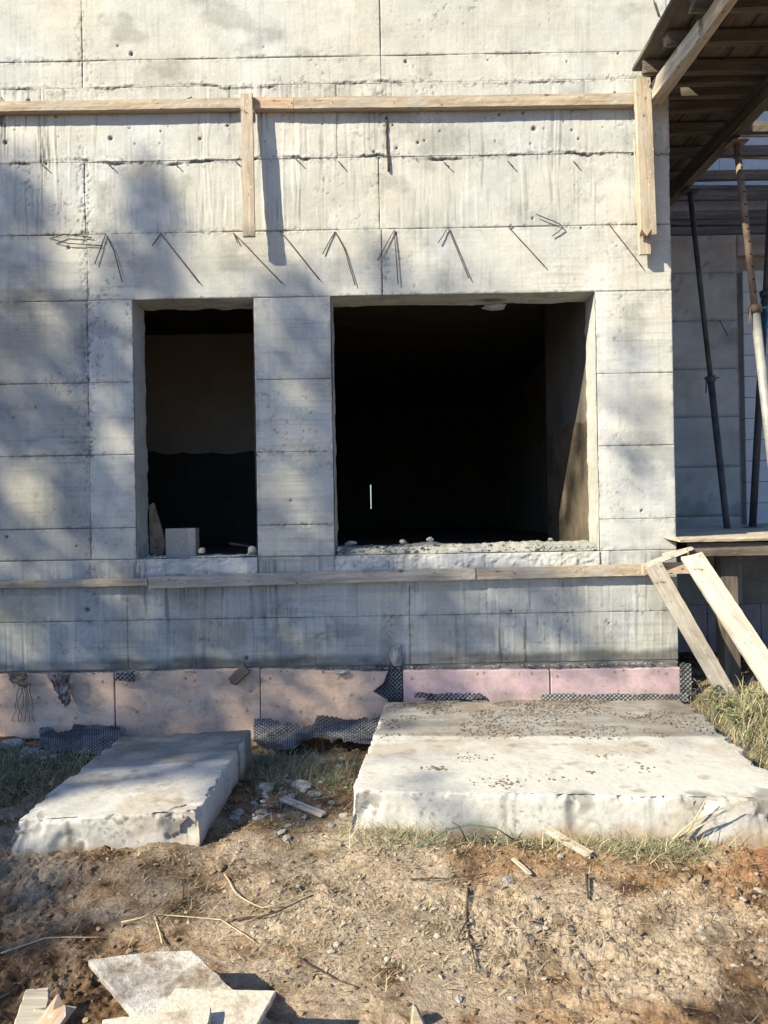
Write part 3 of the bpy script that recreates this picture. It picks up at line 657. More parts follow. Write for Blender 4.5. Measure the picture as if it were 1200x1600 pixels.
# things inside the small opening
lb_ = np.array([PY(232, 790, D + .33), PY(239, 785, D + .34), PY(258, 845, D + .30), PY(256, 866, D + .28), PY(234, 866, D + .28)])
Vn = np.concatenate([lb_, lb_ + np.array([0, .035, 0])]); nb = 5
import bmesh
def prism(name, ring, offset, m, **kw):
    ring = np.asarray(ring, float); n = len(ring); V = np.concatenate([ring, ring + np.asarray(offset)])
    bm = bmesh.new(); vs_ = [bm.verts.new(v) for v in V]
    bm.faces.new(vs_[:n]); bm.faces.new(vs_[n:][::-1])
    for i in range(n): bm.faces.new((vs_[i], vs_[i + n], vs_[(i + 1) % n + n], vs_[(i + 1) % n]))
    bmesh.ops.recalc_face_normals(bm, faces=bm.faces)
    es = [e for e in bm.edges]; bmesh.ops.bevel(bm, geom=es, offset=min(.004, .15 * float(np.linalg.norm(offset))), segments=1, affect='EDGES')
    me = bpy.data.meshes.new(name); bm.to_mesh(me); bm.free(); return obj(name, me, M[m], **kw)
prism('leaning_offcut', lb_, (0, .035, 0), 'card', label='pointed grey board offcut leaning in the left corner of the small opening', cat='offcut')
bk = PY(258, 826, D + .20); bk2 = PY(306, 864, D + .20)
bx0, bx1, bz1 = bk[0], bk2[0], bk[2]
prism('grey_block', [(bx0, D + .2, H9 + .004), (bx1, D + .2, H9 + .004), (bx1, D + .2, bz1), (bx0, D + .2, bz1)], (0, .12, 0), 'room_pale', label='square grey block standing just inside the small opening', cat='block')
prism('loose_strip', [(-1.28, D + .5, ZF + .10), (-.98, D + .55, ZF + .045), (-.98, D + .55, ZF + .03), (-1.28, D + .5, ZF + .08)], (0, .03, 0), 'wood_dark', label='thin timber strip lying inside the small opening on the right', cat='strip')
prism('pale_offcut', [(-.38, D + .6, ZF + .02), (-.26, D + .6, ZF + .02), (-.26, D + .6, ZF + .045), (-.38, D + .6, ZF + .045)], (0, .05, 0), 'wood_grey', label='small pale offcut inside the left end of the wide opening', cat='offcut')

# ------------------------------------------------------------------ foam boards at the foot
G6 = 'pink insulation boards at the foot of the wall'
YFm = D - .055
def foam(px0, px1, top0, top1, bot, m, label, y=YFm, t=.05, notch=None, washers=()):
    xa, xb = WX(px0, 1060), WX(px1, 1060); za, zb = WZ(px0, top0), WZ(px1, top1); zl = bot
    ring = [(xa, y, zl)]
    if notch:
        for u, v in notch: ring.append((WX(u, v), y, WZ(u, v)))
    else: ring.append((xb, y, zl))
    n = 26
    for i in range(n + 1):
        s = 1 - i / n
        ring.append((xa + (xb - xa) * s - (0 if not notch else 0), y, za + (zb - za) * s + random.uniform(-.004, .003)))
    if notch:
        xn = WX(*notch[-1]); ring = [r for r in ring if r[0] <= xn + .001 or r in ring[:1 + len(notch)]]
    root = thing('foam_board', label, 'insulation board', ((xa + xb) / 2, y, zl), G6)
    o = prism('panel', local(ring, root), (0, t, 0), m, parent=root)
    for (u, v) in washers:
        c = Vector(local(PY(u, v, y), root)); obj('washer', tube_mesh([c + Vector((0, .004, 0)), c - Vector((0, .003, 0))], .011, 10), M['foam_worn'], root)
foam(-260, 182, 1054, 1050, -.12, 'foam', 'leftmost pink foam board with the rag and scraps hanging over it', washers=[(160, 1065), (118, 1122), (60, 1090)])
foam(184, 407.5, 1049, 1042, -.12, 'foam', 'pink foam board behind the small slab, between two thin joints', washers=[(290, 1060), (386, 1110), (198, 1070), (214, 1112), (392, 1080)])
foam(409, 628, 1043, 1048, -.12, 'foam', 'orange pink foam board with a torn right end beside the black gap', notch=[(590, 1140), (607, 1092), (583, 1078), (600, 1064), (606, 1046)], washers=[(422, 1060), (549, 1086), (470, 1112), (540, 1060), (505, 1050)])
foam(630, 856, 1045, 1044, -.10, 'foam_violet', 'violet pink foam board just right of the black gap', y=YFm - .004, washers=[(643, 1060), (745, 1052), (830, 1052)])
foam(858, 1059, 1044, 1041, -.10, 'foam_violet', 'violet foam board ending at the wall corner', y=YFm - .008, washers=[(870, 1056), (960, 1050), (1040, 1052)])
boxes('concrete_footing', [(XL, XC - .01, D - .012, D + .003, -.4, HB - .001)], M['footing'], bld)
# foam on the rear wall
for i, (a, b) in enumerate([(1050, 1100), (1101, 1183), (1184, 1270)]):
    xa, xb = RX(a, 980), RX(b, 980)
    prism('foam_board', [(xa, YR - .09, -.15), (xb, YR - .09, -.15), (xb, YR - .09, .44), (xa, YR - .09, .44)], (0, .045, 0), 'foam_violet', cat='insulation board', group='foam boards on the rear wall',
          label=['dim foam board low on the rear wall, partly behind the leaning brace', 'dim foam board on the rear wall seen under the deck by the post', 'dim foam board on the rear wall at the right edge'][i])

# ------------------------------------------------------------------ dimpled membrane
def membrane(px0, px1, pyt, pyb, ya, yb, label, seed, pitch=.034, crumple=.045, ragged=.3, name='dimple_membrane'):
    A0 = PY(px0, pyt, ya); A1 = PY(px1, pyt, ya); B0 = PY(px0, pyb, yb); B1 = PY(px1, pyb, yb)
    Lu = np.linalg.norm(A1 - A0); Lv = np.linalg.norm(B0 - A0); nu, nv = int(Lu / .006), int(Lv / .006)
    U, V_ = [q.ravel() for q in np.meshgrid(np.linspace(0, 1, nu), np.linspace(0, 1, nv), indexing='ij')]
    P = (A0[None] * (1 - U)[:, None] + A1[None] * U[:, None]) * (1 - V_)[:, None] + (B0[None] * (1 - U)[:, None] + B1[None] * U[:, None]) * V_[:, None]
    n = np.cross(A1 - A0, A0 - B0); n /= np.linalg.norm(n)
    if n[1] > 0: n = -n
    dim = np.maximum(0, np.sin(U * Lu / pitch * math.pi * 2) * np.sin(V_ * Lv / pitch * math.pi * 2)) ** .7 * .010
    cr2 = (fbm(U * Lu * 4, V_ * Lv * 4, seed=seed, o=4) - .5) * crumple * 2
    P = P + n * (dim + cr2)[:, None]
    Fq = grid_faces(nu, nv, True)
    cu, cv = U[Fq[:, 0]], V_[Fq[:, 0]]
    e = np.minimum(np.minimum(cu * Lu, (1 - cu) * Lu), np.minimum(cv, 1 - cv) * Lv)
    keep = (e > ragged * .1 * fbm(cu * Lu * 12, cv * Lv * 12, seed=seed + 4, o=3)) & (cv < 1.12 - ragged * .9 * sst(.42, .62, fbm(cu * Lu * 5, 0 * cu, seed=seed + 14, o=4))) & (cv > ragged * .7 * sst(.5, .68, fbm(cu * Lu * 5, 0 * cu, seed=seed + 24, o=4)))
    pk = (dim / .010)[:, None] ** .8 * (.35 + .65 * sst(.35, .6, fbm(U * Lu * 7, V_ * Lv * 7, seed=seed + 9, o=3)))[:, None]  # light caught by the dimples painted in: pale tops, dark hollows
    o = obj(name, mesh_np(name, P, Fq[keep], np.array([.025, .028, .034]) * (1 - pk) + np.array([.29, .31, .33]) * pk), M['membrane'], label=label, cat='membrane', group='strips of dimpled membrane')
    sm = o.modifiers.new('s', 'SOLIDIFY'); sm.thickness = .0015
    return o
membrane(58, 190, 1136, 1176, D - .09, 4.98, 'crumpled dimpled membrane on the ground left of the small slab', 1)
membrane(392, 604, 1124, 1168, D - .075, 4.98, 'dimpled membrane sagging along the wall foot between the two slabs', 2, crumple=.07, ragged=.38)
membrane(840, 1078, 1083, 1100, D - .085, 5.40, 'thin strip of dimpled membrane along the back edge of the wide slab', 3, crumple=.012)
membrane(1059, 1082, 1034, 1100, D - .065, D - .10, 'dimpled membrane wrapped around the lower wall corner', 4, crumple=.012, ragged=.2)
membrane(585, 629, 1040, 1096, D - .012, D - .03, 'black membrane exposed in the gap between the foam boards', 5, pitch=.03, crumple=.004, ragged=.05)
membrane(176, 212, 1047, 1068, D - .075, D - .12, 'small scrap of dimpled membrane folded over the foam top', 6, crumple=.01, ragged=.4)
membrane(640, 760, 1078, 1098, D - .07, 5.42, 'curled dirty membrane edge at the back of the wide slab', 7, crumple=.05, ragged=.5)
# hanging scraps
def rag(px, py, wd, hg, m, seed, label, cat, name, fold=.02):
    nu, nv = 26, 34; U, V_ = [q.ravel() for q in np.meshgrid(np.linspace(-1, 1, nu), np.linspace(0, 1, nv), indexing='ij')]
    c = PY(px, py, D - .07)
    wf = wd * (1 - .55 * V_) * (1 + .5 * (fbm(V_ * 3, V_ * 0, seed=seed) - .5))
    x = c[0] + U * wf + (fbm(V_ * 3, U * 0, seed=seed + 1) - .5) * wd * 1.2 * V_ + wd * .6 * V_
    z = c[2] - V_ * hg * (1 - .25 * np.abs(U) * fbm(U * 3, U * 0, seed=seed + 2) * 2) + .02 * (1 - V_) * (fbm(U * 4, V_ * 2, seed=seed + 7) - .5)
    y = c[1] - .02 - fold * 2.2 * fbm(U * 4, V_ * 5, seed=seed + 3, o=4) 
    o = obj(name, mesh_np(name, np.stack([x, y, z], 1), grid_faces(nu, nv, True)), M[m], label=label, cat=cat)
    sm = o.modifiers.new('s', 'SOLIDIFY'); sm.thickness = .004
rag(96, 1050, .085, .25, 'rag', 5, 'crumpled purplish rag hanging over the leftmost foam board', 'rag', 'hanging_rag', .035)
rag(30, 1048, .075, .12, 'card', 9, 'brown crumpled paper scrap at the top of the leftmost foam board', 'paper scrap', 'paper_scrap', .03)
for i in range(6):
    a = 30 + i * 3.2; pts = [PY(a + random.uniform(-3, 3) + (i - 3) * t * 3, 1068 + 60 * t, D - .085 - random.random() * .015) for t in np.linspace(0, 1, 8)]
    obj('root_strand', tube_mesh(pts, .0028, 5), M['card'], label='thin brown strand hanging from the paper scrap, %s of six from the left' % 'first second third fourth fifth sixth'.split()[i], cat='root', group='strands hanging below the paper scrap')
board('wood_chunk', PY(362, 1066, D - .09), PY(386, 1043, D - .10), .075, .045, 'wood_dark', jag0=.02, jag1=.02, facing=(.2, -1, .5), label='brown wood chunk wedged on the foam edge above the small slab', cat='wood chunk')
rock('mortar_lump', PY(620, 1022, D - .03), (.06, .03, .09), 'chip', 41, 'pale mortar lump stuck above the black gap in the foam', 'mortar lump')
rock('mortar_lump', PY(534, 1050, D - .075), (.05, .02, .02), 'chip', 42, 'small grey mortar lump on top of the torn foam board', 'mortar lump')
# crumbs along the top of the foam
pl = [(random.uniform(-2.9, XC), D - random.uniform(.02, .06), WZ(600, 1043) + .002 + random.random() * .008, .004 + .012 * random.random() ** 3) for _ in range(330)]
merge_rocks('mortar_crumbs', pl, 'chip', label='grey mortar crumbs lying along the top edge of the foam boards', cat='rubble', kind='stuff')
foam_xr = WX(1060, 1060)

# ------------------------------------------------------------------ slabs lying in front
def slab(name, BL, BR, FR, FL, th, label, seed, darkline, chips, step=.009, jag_r=0.0, sink=.12):
    BL, BR, FR, FL = [np.array(p) for p in (BL, BR, FR, FL)]
    W_ = (np.linalg.norm(BR - BL) + np.linalg.norm(FR - FL)) / 2; Lg = (np.linalg.norm(FL - BL) + np.linalg.norm(FR - BR)) / 2
    ov = th + sink; root_c = (BL + BR + FR + FL) / 4
    a = np.arange(-ov, W_ + ov, step); b = np.arange(-ov, Lg + ov, step)
    A, B_ = [q.ravel() for q in np.meshgrid(a, b, indexing='ij')]
    ea = np.maximum(-A, A - W_).clip(0); eb = np.maximum(-B_, B_ - Lg).clip(0)
    u = (A.clip(0, W_) / W_)[:, None]; v = (B_.clip(0, Lg) / Lg)[:, None]
    P = (BL * (1 - u) + BR * u) * (1 - v) + (FL * (1 - u) + FR * u) * v
    drop = np.maximum(ea, eb); P[:, 2] -= drop
    out = np.zeros_like(P); ux = (BR - BL) / np.linalg.norm(BR - BL); uy = (FL - BL) / np.linalg.norm(FL - BL)
    side = drop > 0
    sgx = np.sign(A - W_ / 2); sgy = np.sign(B_ - Lg / 2)
    dx_ = side & (ea >= eb); dy_ = side & (eb > ea)
    out[dx_] = sgx[dx_, None] * ux; out[dy_] = sgy[dy_, None] * uy; out[~side] = (0, 0, 1)
    nz = fbm(P[:, 0] * 7, P[:, 1] * 7, P[:, 2] * 7, seed=seed, o=4); nf = fbm(P[:, 0] * 30, P[:, 1] * 30, P[:, 2] * 30, seed=seed + 1, o=3, gain=.6)
    P = P + out * ((nz - .5) * .009 * np.where(side, 1, .5) + (nf - .5) * np.where(side, .007, .004))[:, None]
    # worn arris
    de = np.minimum(np.minimum(A, W_ - A), np.minimum(B_, Lg - B_)); din = np.where(side, drop, de.clip(0))
    rnd = np.exp(-din / .011) * (.002 + .030 * sst(.5, .62, fbm(P[:, 0] * 16, P[:, 1] * 16, P[:, 2] * 16, seed=seed + 20, o=4, gain=.65)))
    cen = root_c - np.array([0, 0, th * .5]); P += (cen - P) / np.linalg.norm(cen - P, axis=1)[:, None] * rnd[:, None] * 1.3
    if jag_r:
        m = np.exp(-np.abs(W_ - A) / .05); tooth = fbm(B_ * 11, B_ * 0, seed=seed + 5, o=2)
        P -= ux * (m * jag_r * sst(.35, .65, tooth))[:, None]
    _, c = wall_fields(P[:, 0] * 1.0 + 40, P[:, 1] * 1.4 + 60)
    lum = c.mean(1, keepdims=True)
    c = np.array([.43, .435, .43]) * (.68 + .32 * (lum / .45)).clip(.5, 1.12)
    # rougher, dirtier rear half
    dl = darkline + (fbm(A * 3, A * 0, seed=seed + 8, o=4) - .5) * .06
    dk = (1 - sst(dl - .012, dl + .012, B_)) * (~side)
    st_ = fbm(P[:, 0] * 3, P[:, 1] * 16, seed=seed + 9, o=5, gain=.6)
    c *= (1 - dk * (.43 + .6 * (st_ - .5)))[:, None]
    dirt = sst(.50, .66, fbm(P[:, 0] * 8, P[:, 1] * 9, seed=seed + 10, o=5, gain=.65) + .30 * np.exp(-B_.clip(0, 9) / .3) - .1)
    c = c * (1 - .55 * dirt[:, None]) + np.array([.19, .15, .11]) * .55 * dirt[:, None] * (~side)[:, None] + c * .0
    agg = sst(.60, .68, fbm(P[:, 0] * 45, P[:, 1] * 45, P[:, 2] * 45, seed=seed + 31, o=3)) * sst(.45, .6, nz); c *= (1 - .4 * agg * np.where(side, 1, .4))[:, None]
    stn = sst(.5, .68, fbm(P[:, 0] * 3.5, P[:, 1] * 3.5, P[:, 2] * 6, seed=seed + 33, o=5, gain=.6)); c *= 1 - .22 * stn[:, None] * np.array([.8, 1.0, 1.25])
    # soil splashed on the foot of the sides
    zrel = P[:, 2] - (root_c[2] - th)
    sp = (1 - sst(.02, .10, zrel + (nz - .5) * .12)) * side
    c = c * (1 - .75 * sp[:, None]) + np.array([.24, .17, .10]) * .75 * sp[:, None]
    for (cu, cv, rad, dep) in chips:           # broken corners: (a, b, radius, depth)
        q = np.sqrt((A - cu) ** 2 + (B_ - cv) ** 2 + 0 * A)
        e = 1 - sst(rad * .5, rad, q + (nz - .5) * rad * .8)
        wd_, wi_ = worley(A * 13 + nz * 2, B_ * 13 + nf, seed + 2); fn = .2 + .55 * wi_ + .35 * wd_ * (wi_ - .3) + .25 * (nf - .5)
        P += ((cen - P) / np.linalg.norm(cen - P, axis=1)[:, None]) * (e * dep * (.5 + 1.1 * (fn - .2)))[:, None]
        c = c * (1 - .45 * e[:, None] * (1 - sst(.42, .52, fn))[:, None])
    root = obj(name, mesh_np(name, P - root_c, grid_faces(len(a), len(b), False), np.clip(c, .03, .72)), M['slab'], label=label, cat='concrete slab', group='cut out concrete slabs')
    root.location = tuple(root_c); return root
zr_, zl_ = .225, .185
rBL, rBR = PZ(603, 1097, zr_), PZ(1072, 1093, zr_); rFL, rFR = PZ(549, 1236, zr_ - .01), PZ(1255, 1250, zr_ - .02)
Wr = (np.linalg.norm(rBR - rBL) + np.linalg.norm(rFR - rFL)) / 2; Lr = (np.linalg.norm(rFL - rBL) + np.linalg.norm(rFR - rBR)) / 2
s_r = slab('wide_slab', rBL, rBR, rFR, rFL, .24, 'wide pale concrete slab lying below the wide opening, broken at its corners', 5, Lr * .47,
     [(0, Lr + .05, .17, .05), (Wr * .78, Lr, .10, .016), (Wr * .52, Lr + .01, .10, .010), (Wr * .95, Lr, .16, .025)], jag_r=.045)
lBL, lBR = PZ(190, 1150, zl_), PZ(392, 1140, zl_); lFL, lFR = PZ(18, 1284, zl_ - .01), PZ(311, 1268, zl_)
Wl = (np.linalg.norm(lBR - lBL) + np.linalg.norm(lFR - lFL)) / 2; Ll = (np.linalg.norm(lFL - lBL) + np.linalg.norm(lFR - lBR)) / 2
s_l = slab('narrow_slab', lBL, lBR, lFR, lFL, .22, 'narrow pale concrete slab lying below the small opening, front corner crumbled', 9, Ll * .45,
     [(Wl * .93, Ll + .02, .14, .038), (0, Ll, .15, .035), (Wl * .3, Ll + .14, .09, .02)])
# dirt and bootprint crumbs on the wide slab
pl = []
for _ in range(9000):
    u = random.random(); v = random.random() ** 2.2 * .5
    x, y, z = (rBL * (1 - u) + rBR * u) * (1 - v) + (rFL * (1 - u) + rFR * u) * v
    wgt = fbm(np.array([x * 3.]), np.array([y * 5.]), seed=99)[0] + .25 * math.exp(-((u - .42) / .25) ** 2)
    if wgt > .60: pl.append((x, y, z + .003, .002 + .012 * random.random() ** 3))
for cu, cv, n, su, sv in [(.19 , .80, 30, .02, .012), (.36, .92, 55, .028, .022), (.57, .82, 14, .012, .01), (.70, .78, 16, .02, .02), (.28, .70, 30, .03, .02), (.62, .66, 12, .02, .02), (.46, .88, 10, .03, .02)]:
    for _ in range(n):
        u = cu + random.gauss(0, su); v = min(.98, cv + random.gauss(0, sv)); x, y, z = (rBL * (1 - u) + rBR * u) * (1 - v) + (rFL * (1 - u) + rFR * u) * v
        pl.append((x, y, z + .002, .003 + .008 * random.random()))
merge_rocks('slab_dirt', pl, 'grit', label='crumbs of soil scattered over the back of the wide slab', cat='soil crumbs', kind='stuff')

# ------------------------------------------------------------------ loose soil, stones, wood on the ground
def on_slab(x, y):
    def inside(P4):
        s = None
        for i in range(4):
            a, b = P4[i], P4[(i + 1) % 4]; c = (b[0] - a[0]) * (y - a[1]) - (b[1] - a[1]) * (x - a[0])
            if s is None: s = c > 0
            elif (c > 0) != s: return False
        return True
    return inside([rBL, rBR, rFR, rFL]) or inside([lBL, lBR, lFR, lFL])
pl = []
while len(pl) < 7500:
    x = random.uniform(-2.3, 2.9); y = random.uniform(1.8, 5.35)
    if on_slab(x, y) or abs(x) > .55 * y + .3: continue
    if fbm(np.array([x * 1.6]), np.array([y * 2.]), seed=12)[0] < random.uniform(.3, .62): continue
    pl.append((x, y, None, .003 + .014 * random.random() ** 4))
gzv = gz(np.array([p[0] for p in pl]), np.array([p[1] for p in pl]))
pl = [(p[0], p[1], float(z) + p[3] * .25, p[3]) for p, z in zip(pl, gzv)]
merge_rocks('soil_clods', pl, 'clod', label='loose clods and small stones strewn over the bare ground', cat='soil clods', kind='stuff')
G7 = 'loose stones on the ground'
def gp(px, py):
    p = PZ(px, py, 0.0); p[2] = gz(p[0], p[1]); return p
for i, (a, b, s, m, lb) in enumerate([
    (20, 1162, (.10, .07, .05), 'chip', 'large grey rubble lump left of the crumpled membrane'), (45, 1175, (.06, .05, .03), 'chip', 'smaller rubble piece in front of the large lump at left'),
    (417, 1236, (.055, .045, .035), 'chip', 'rounded grey stone left of the broken pale chunk'), (470, 1238, (.085, .05, .03), 'chip', 'angular pale chunk lying between the slabs'),
    (372, 1270, (.05, .03, .015), 'chip', 'flat chip close to the small slab side'), (410, 1272, (.04, .03, .012), 'chip', 'second flat chip between the slabs'),
    (366, 1282, (.035, .025, .012), 'chip', 'small flat chip lowest beside the small slab'), (793, 1377, (.035, .018, .014), 'chip', 'white elongated stone on the soil before the wide slab'),
    (876, 1343, (.018, .015, .012), 'chip', 'small white pebble near the pale stick'), (1070, 1370, (.04, .03, .02), 'clod', 'light clod of dry mortar at right before the dry grass'),
    (1094, 1374, (.03, .025, .018), 'clod', 'second clod of dry mortar right of the first'), (716, 1557, (.02, .013, .012), 'chip', 'small pale pebble on bare soil near the bottom'),
    (52, 1424, (.04, .03, .015), 'clod', 'flat clod in the shade at left'), (1185, 1385, (.03, .025, .02), 'chip', 'pale stone at the right edge'), (345, 1362, (.03, .022, .015), 'clod', 'clod just in front of the small slab')]):
    p = gp(a, b); rock('loose_stone', (p[0], p[1], p[2] + s[2] * .35), s, m, 60 + i, lb, 'stone', G7, rz=random.random() * 3)
def crumbs(n, regs, m, smin, smax, label, name='concrete_crumbs', dark=False):
    out = []
    for (cx, cy, sx_, sy_, wg) in regs:
        for _ in range(int(n * wg)):
            p = PZ(random.gauss(cx, sx_), max(1090, random.gauss(cy, sy_)), 0.0)
            if p[1] > 5.42 or on_slab(p[0], p[1]): continue
            out.append((p[0], p[1], smin + (smax - smin) * random.random() ** 6))
    zz_ = gz(np.array([o[0] for o in out]), np.array([o[1] for o in out]))
    merge_rocks(name, [(o[0], o[1], float(z_) + o[2] * .2, o[2]) for o, z_ in zip(out, zz_)], m, label=label, cat='rubble', kind='stuff')
M['pale_chip'] = mat('pale_chip', (.20, .18, .155), (.38, .35, .31), scale=16, fine=120, fine_amt=.2, bump=.7, bdist=.004)
crumbs(1300, [(540, 1420, 120, 45, .35), (620, 1470, 110, 40, .25), (350, 1380, 120, 40, .15), (1050, 1440, 110, 60, .25)], 'pale_chip', .0025, .019, 'pale concrete crumbs trodden into the soil in front of the slabs')
crumbs(900, [(450, 1255, 50, 30, .5), (540, 1200, 40, 30, .2), (60, 1180, 60, 18, .3)], 'chip', .004, .035, 'grey rubble chips between and beside the two slabs')
# sticks and timber scraps on the ground
def stick(px0, py0, px1, py1, wd, t, m, label, h0=.015, h1=.015, name='wood_scrap', cat='wood scrap'):
    a, b = gp(px0, py0), gp(px1, py1); board(name, (a[0], a[1], a[2] + h0), (b[0], b[1], b[2] + h1), wd, t, m, facing=(0, -.2, 1), jag0=.02, jag1=.03, label=label, cat=cat)
stick(440, 1262, 505, 1288, .045, .012, 'wood_grey', 'thin wood slat lying between the two slabs', .03, .02)
stick(856, 1310, 922, 1345, .04, .02, 'wood', 'pale stick poking from the dry grass in front of the wide slab', .05, .02)
stick(800, 1352, 828, 1375, .018, .008, 'wood', 'small light splinter left of the pale stick')
prism('timber_tip', [PY(641, 1610, 2.28), PY(645, 1572, 2.28), PY(652, 1575, 2.28), PY(668, 1610, 2.28)], (0, .03, -.01), 'wood', label='pointed pale timber tip at the bottom edge', cat='wood scrap')
G8 = 'broken boards piled at the bottom left'
def plate(name, pxs, zs, t, m, label, group=G8, cat='board'):
    ring = [PZ(a, b, z) for (a, b), z in zip(pxs, zs)]
    # enrich the outline so that the edge is worn
    out = []
    for i in range(len(ring)):
        a, b = ring[i], ring[(i + 1) % len(ring)]
        for s in np.linspace(0, 1, 12)[:-1]: out.append(a * (1 - s) + b * s + np.array([random.gauss(0, .0013), random.gauss(0, .0013), 0]) * (s > 0))
    return prism(name, out, (0, 0, -t), m, label=label, cat=cat, group=group)
M['plate'] = mat('dusty_board', (.16, .13, .10), (.44, .43, .42), scale=11, fine=70, fine_amt=.3, bump=.9, bdist=.008, ramp=(.34, .56))
M['plate2'] = mat('pale_dusty_board', (.26, .225, .18), (.45, .425, .38), scale=10, fine=70, fine_amt=.25, bump=.8, bdist=.006, ramp=(.32, .5))
plate('broken_board', [(137, 1499), (232, 1487), (300, 1484), (368, 1548), (430, 1600), (262, 1640), (205, 1582)], [.16, .16, .16, .14, .12, .1, .11], .022, 'plate', 'large grey dusty sheet board, topmost at the back of the pile')
plate('broken_board', [(274, 1543), (432, 1547), (395, 1612), (330, 1650), (246, 1604), (236, 1590)], [.20, .20, .18, .17, .18, .19], .02, 'plate2', 'pale broken board overlapping the large grey sheet')
plate('broken_board', [(160, 1592), (330, 1572), (322, 1640), (140, 1660)], [.215, .22, .2, .2], .02, 'plate2', 'soil covered board at the bottom edge over the other boards')
plate('broken_board', [(-60, 1655), (18, 1610), (40, 1545), (78, 1542), (72, 1600), (30, 1680)], [.08, .08, .09, .09, .08, .07], .03, 'wood_grey', 'grey plank end standing at the far left of the pile')
board('broken_board', PZ(60, 1625, .1), PZ(100, 1570, .16), .065, .03, 'wood_orange', facing=(.3, -.3, 1), jag1=.08, label='splintered yellow plank end between the grey boards', cat='board', group=G8)
# more of the pile continues below the frame and throws the shadow at the bottom
plate('broken_board', [(300, 1690), (470, 1650), (700, 1655), (680, 1760), (330, 1790)], [.30, .32, .30, .28, .28], .025, 'plate', 'large board just below the bottom edge of the photo')

# ------------------------------------------------------------------ grass, straw, twigs
def blades(name, roots, m, cfun, lfun, wfun, lean, label, cat, bend=.9, seg=4, flat=0.0, kind='stuff'):
    n = len(roots); rg = np.random.default_rng(n + 3)
    az = rg.random(n) * 2 * math.pi; L = lfun(rg, n); W_ = wfun(rg, n); ln = lean(rg, n)
    base = np.array(roots); V = np.zeros((n, seg + 1, 2, 3)); dirh = np.stack([np.cos(az), np.sin(az), 0 * az], 1); per = np.stack([-np.sin(az), np.cos(az), 0 * az], 1)
    p = base.copy(); ang = ln.copy(); yaw = rg.normal(0, .35, n)
    for s in range(seg + 1):
        wd = W_ * (1 - (s / seg) ** 1.5 * .9)
        V[:, s, 0] = p - per * wd[:, None] / 2; V[:, s, 1] = p + per * wd[:, None] / 2
        stp = L / seg
        p = p + (dirh * np.sin(ang)[:, None] + np.array([0, 0, 1]) * np.cos(ang)[:, None] + per * (yaw * s / seg * .6)[:, None]) * stp[:, None]
        ang = np.minimum(ang + bend * rg.random(n) / seg * 1.6, 1.75 if flat == 0 else 1.62)
    idx = np.arange(n)[:, None] * (seg + 1) * 2 + np.arange(seg)[None] * 2; idx = idx.ravel()
    Fq = np.stack([idx, idx + 1, idx + 3, idx + 2], 1)
    c = cfun(rg, n, base); c = np.repeat(c, (seg + 1) * 2, 0)
    return obj(name, mesh_np(name, V.reshape(-1, 3), Fq, c), M[m], label=label, cat=cat, kind=kind)
def scatter_px(n, regions):
    """roots on the ground: regions = (px, py, rx, ry, weight)"""
    out = []; wsum = sum(r[4] for r in regions)
    for r in regions:
        for _ in range(int(n * r[4] / wsum)):
            a = random.gauss(r[0], r[2]); b = random.gauss(r[1], r[3])
            if b < 1060: b = 1060
            p = PZ(a, b, .2 if (a > 1070 and b < 1250) else .0)
            if p[1] > 5.42: continue
            if on_slab(p[0], p[1]): continue
            out.append(p)
    P = np.array(out); P[:, 2] = gz(P[:, 0], P[:, 1]) - .004; return P
def green(rg, n, b):
    t = rg.random((n, 1)); d = rg.random((n, 1))
    c = np.array([.07, .105, .065]) * (1 - t) + np.array([.17, .21, .14]) * t
    return np.where(d > .82, np.array([.34, .28, .16]) * (.7 + .5 * t), c)
def straw(rg, n, b):
    t = rg.random((n, 1)); return np.array([.17, .13, .085]) * (1 - t) + np.array([.46, .39, .27]) * t
def drygreen(rg, n, b):
    t = rg.random((n, 1)); d = rg.random((n, 1)); c = np.array([.10, .13, .07]) * (1 - t) + np.array([.28, .29, .18]) * t
    return np.where(d > .68, np.array([.45, .39, .27]) * (.7 + .4 * t), c)
U_l = lambda a, b: (lambda rg, n: a + (b - a) * rg.random(n) ** 1.4)
blades('grass', scatter_px(4200, [(60, 1225, 60, 28, 3), (0, 1190, 50, 20, 1.5), (130, 1190, 30, 12, .6)]), 'blade', green, U_l(.03, .16), U_l(.0018, .0055), U_l(.5, 1.6), 'bluish green grass growing left of the small slab', 'grass')
blades('grass', scatter_px(3300, [(450, 1200, 42, 24, 3), (510, 1215, 30, 20, 1), (420, 1180, 25, 12, 1)]), 'blade', green, U_l(.03, .16), U_l(.0018, .0055), U_l(.5, 1.6), 'tangled green grass in the shade between the two slabs', 'grass')
blades('weeds', scatter_px(9000, [(1150, 1150, 50, 30, 3), (1110, 1120, 25, 20, 1.2), (1180, 1210, 40, 25, 2), (1190, 1100, 40, 20, 1.4)]), 'blade', drygreen, U_l(.05, .22), U_l(.002, .008), U_l(.3, 1.4), 'tangled sunlit weeds and grass right of the wide slab', 'weeds')
blades('dry_grass', scatter_px(3600, [(1000, 1318, 60, 14, 3), (900, 1312, 60, 10, 1.2), (1060, 1325, 50, 14, 1.2), (620, 1318, 45, 10, 1.4), (770, 1322, 90, 8, .7)]), 'blade', drygreen, U_l(.03, .17), U_l(.0015, .005), U_l(.7, 1.55), 'dry straw coloured grass along the front of the wide slab', 'dry grass')
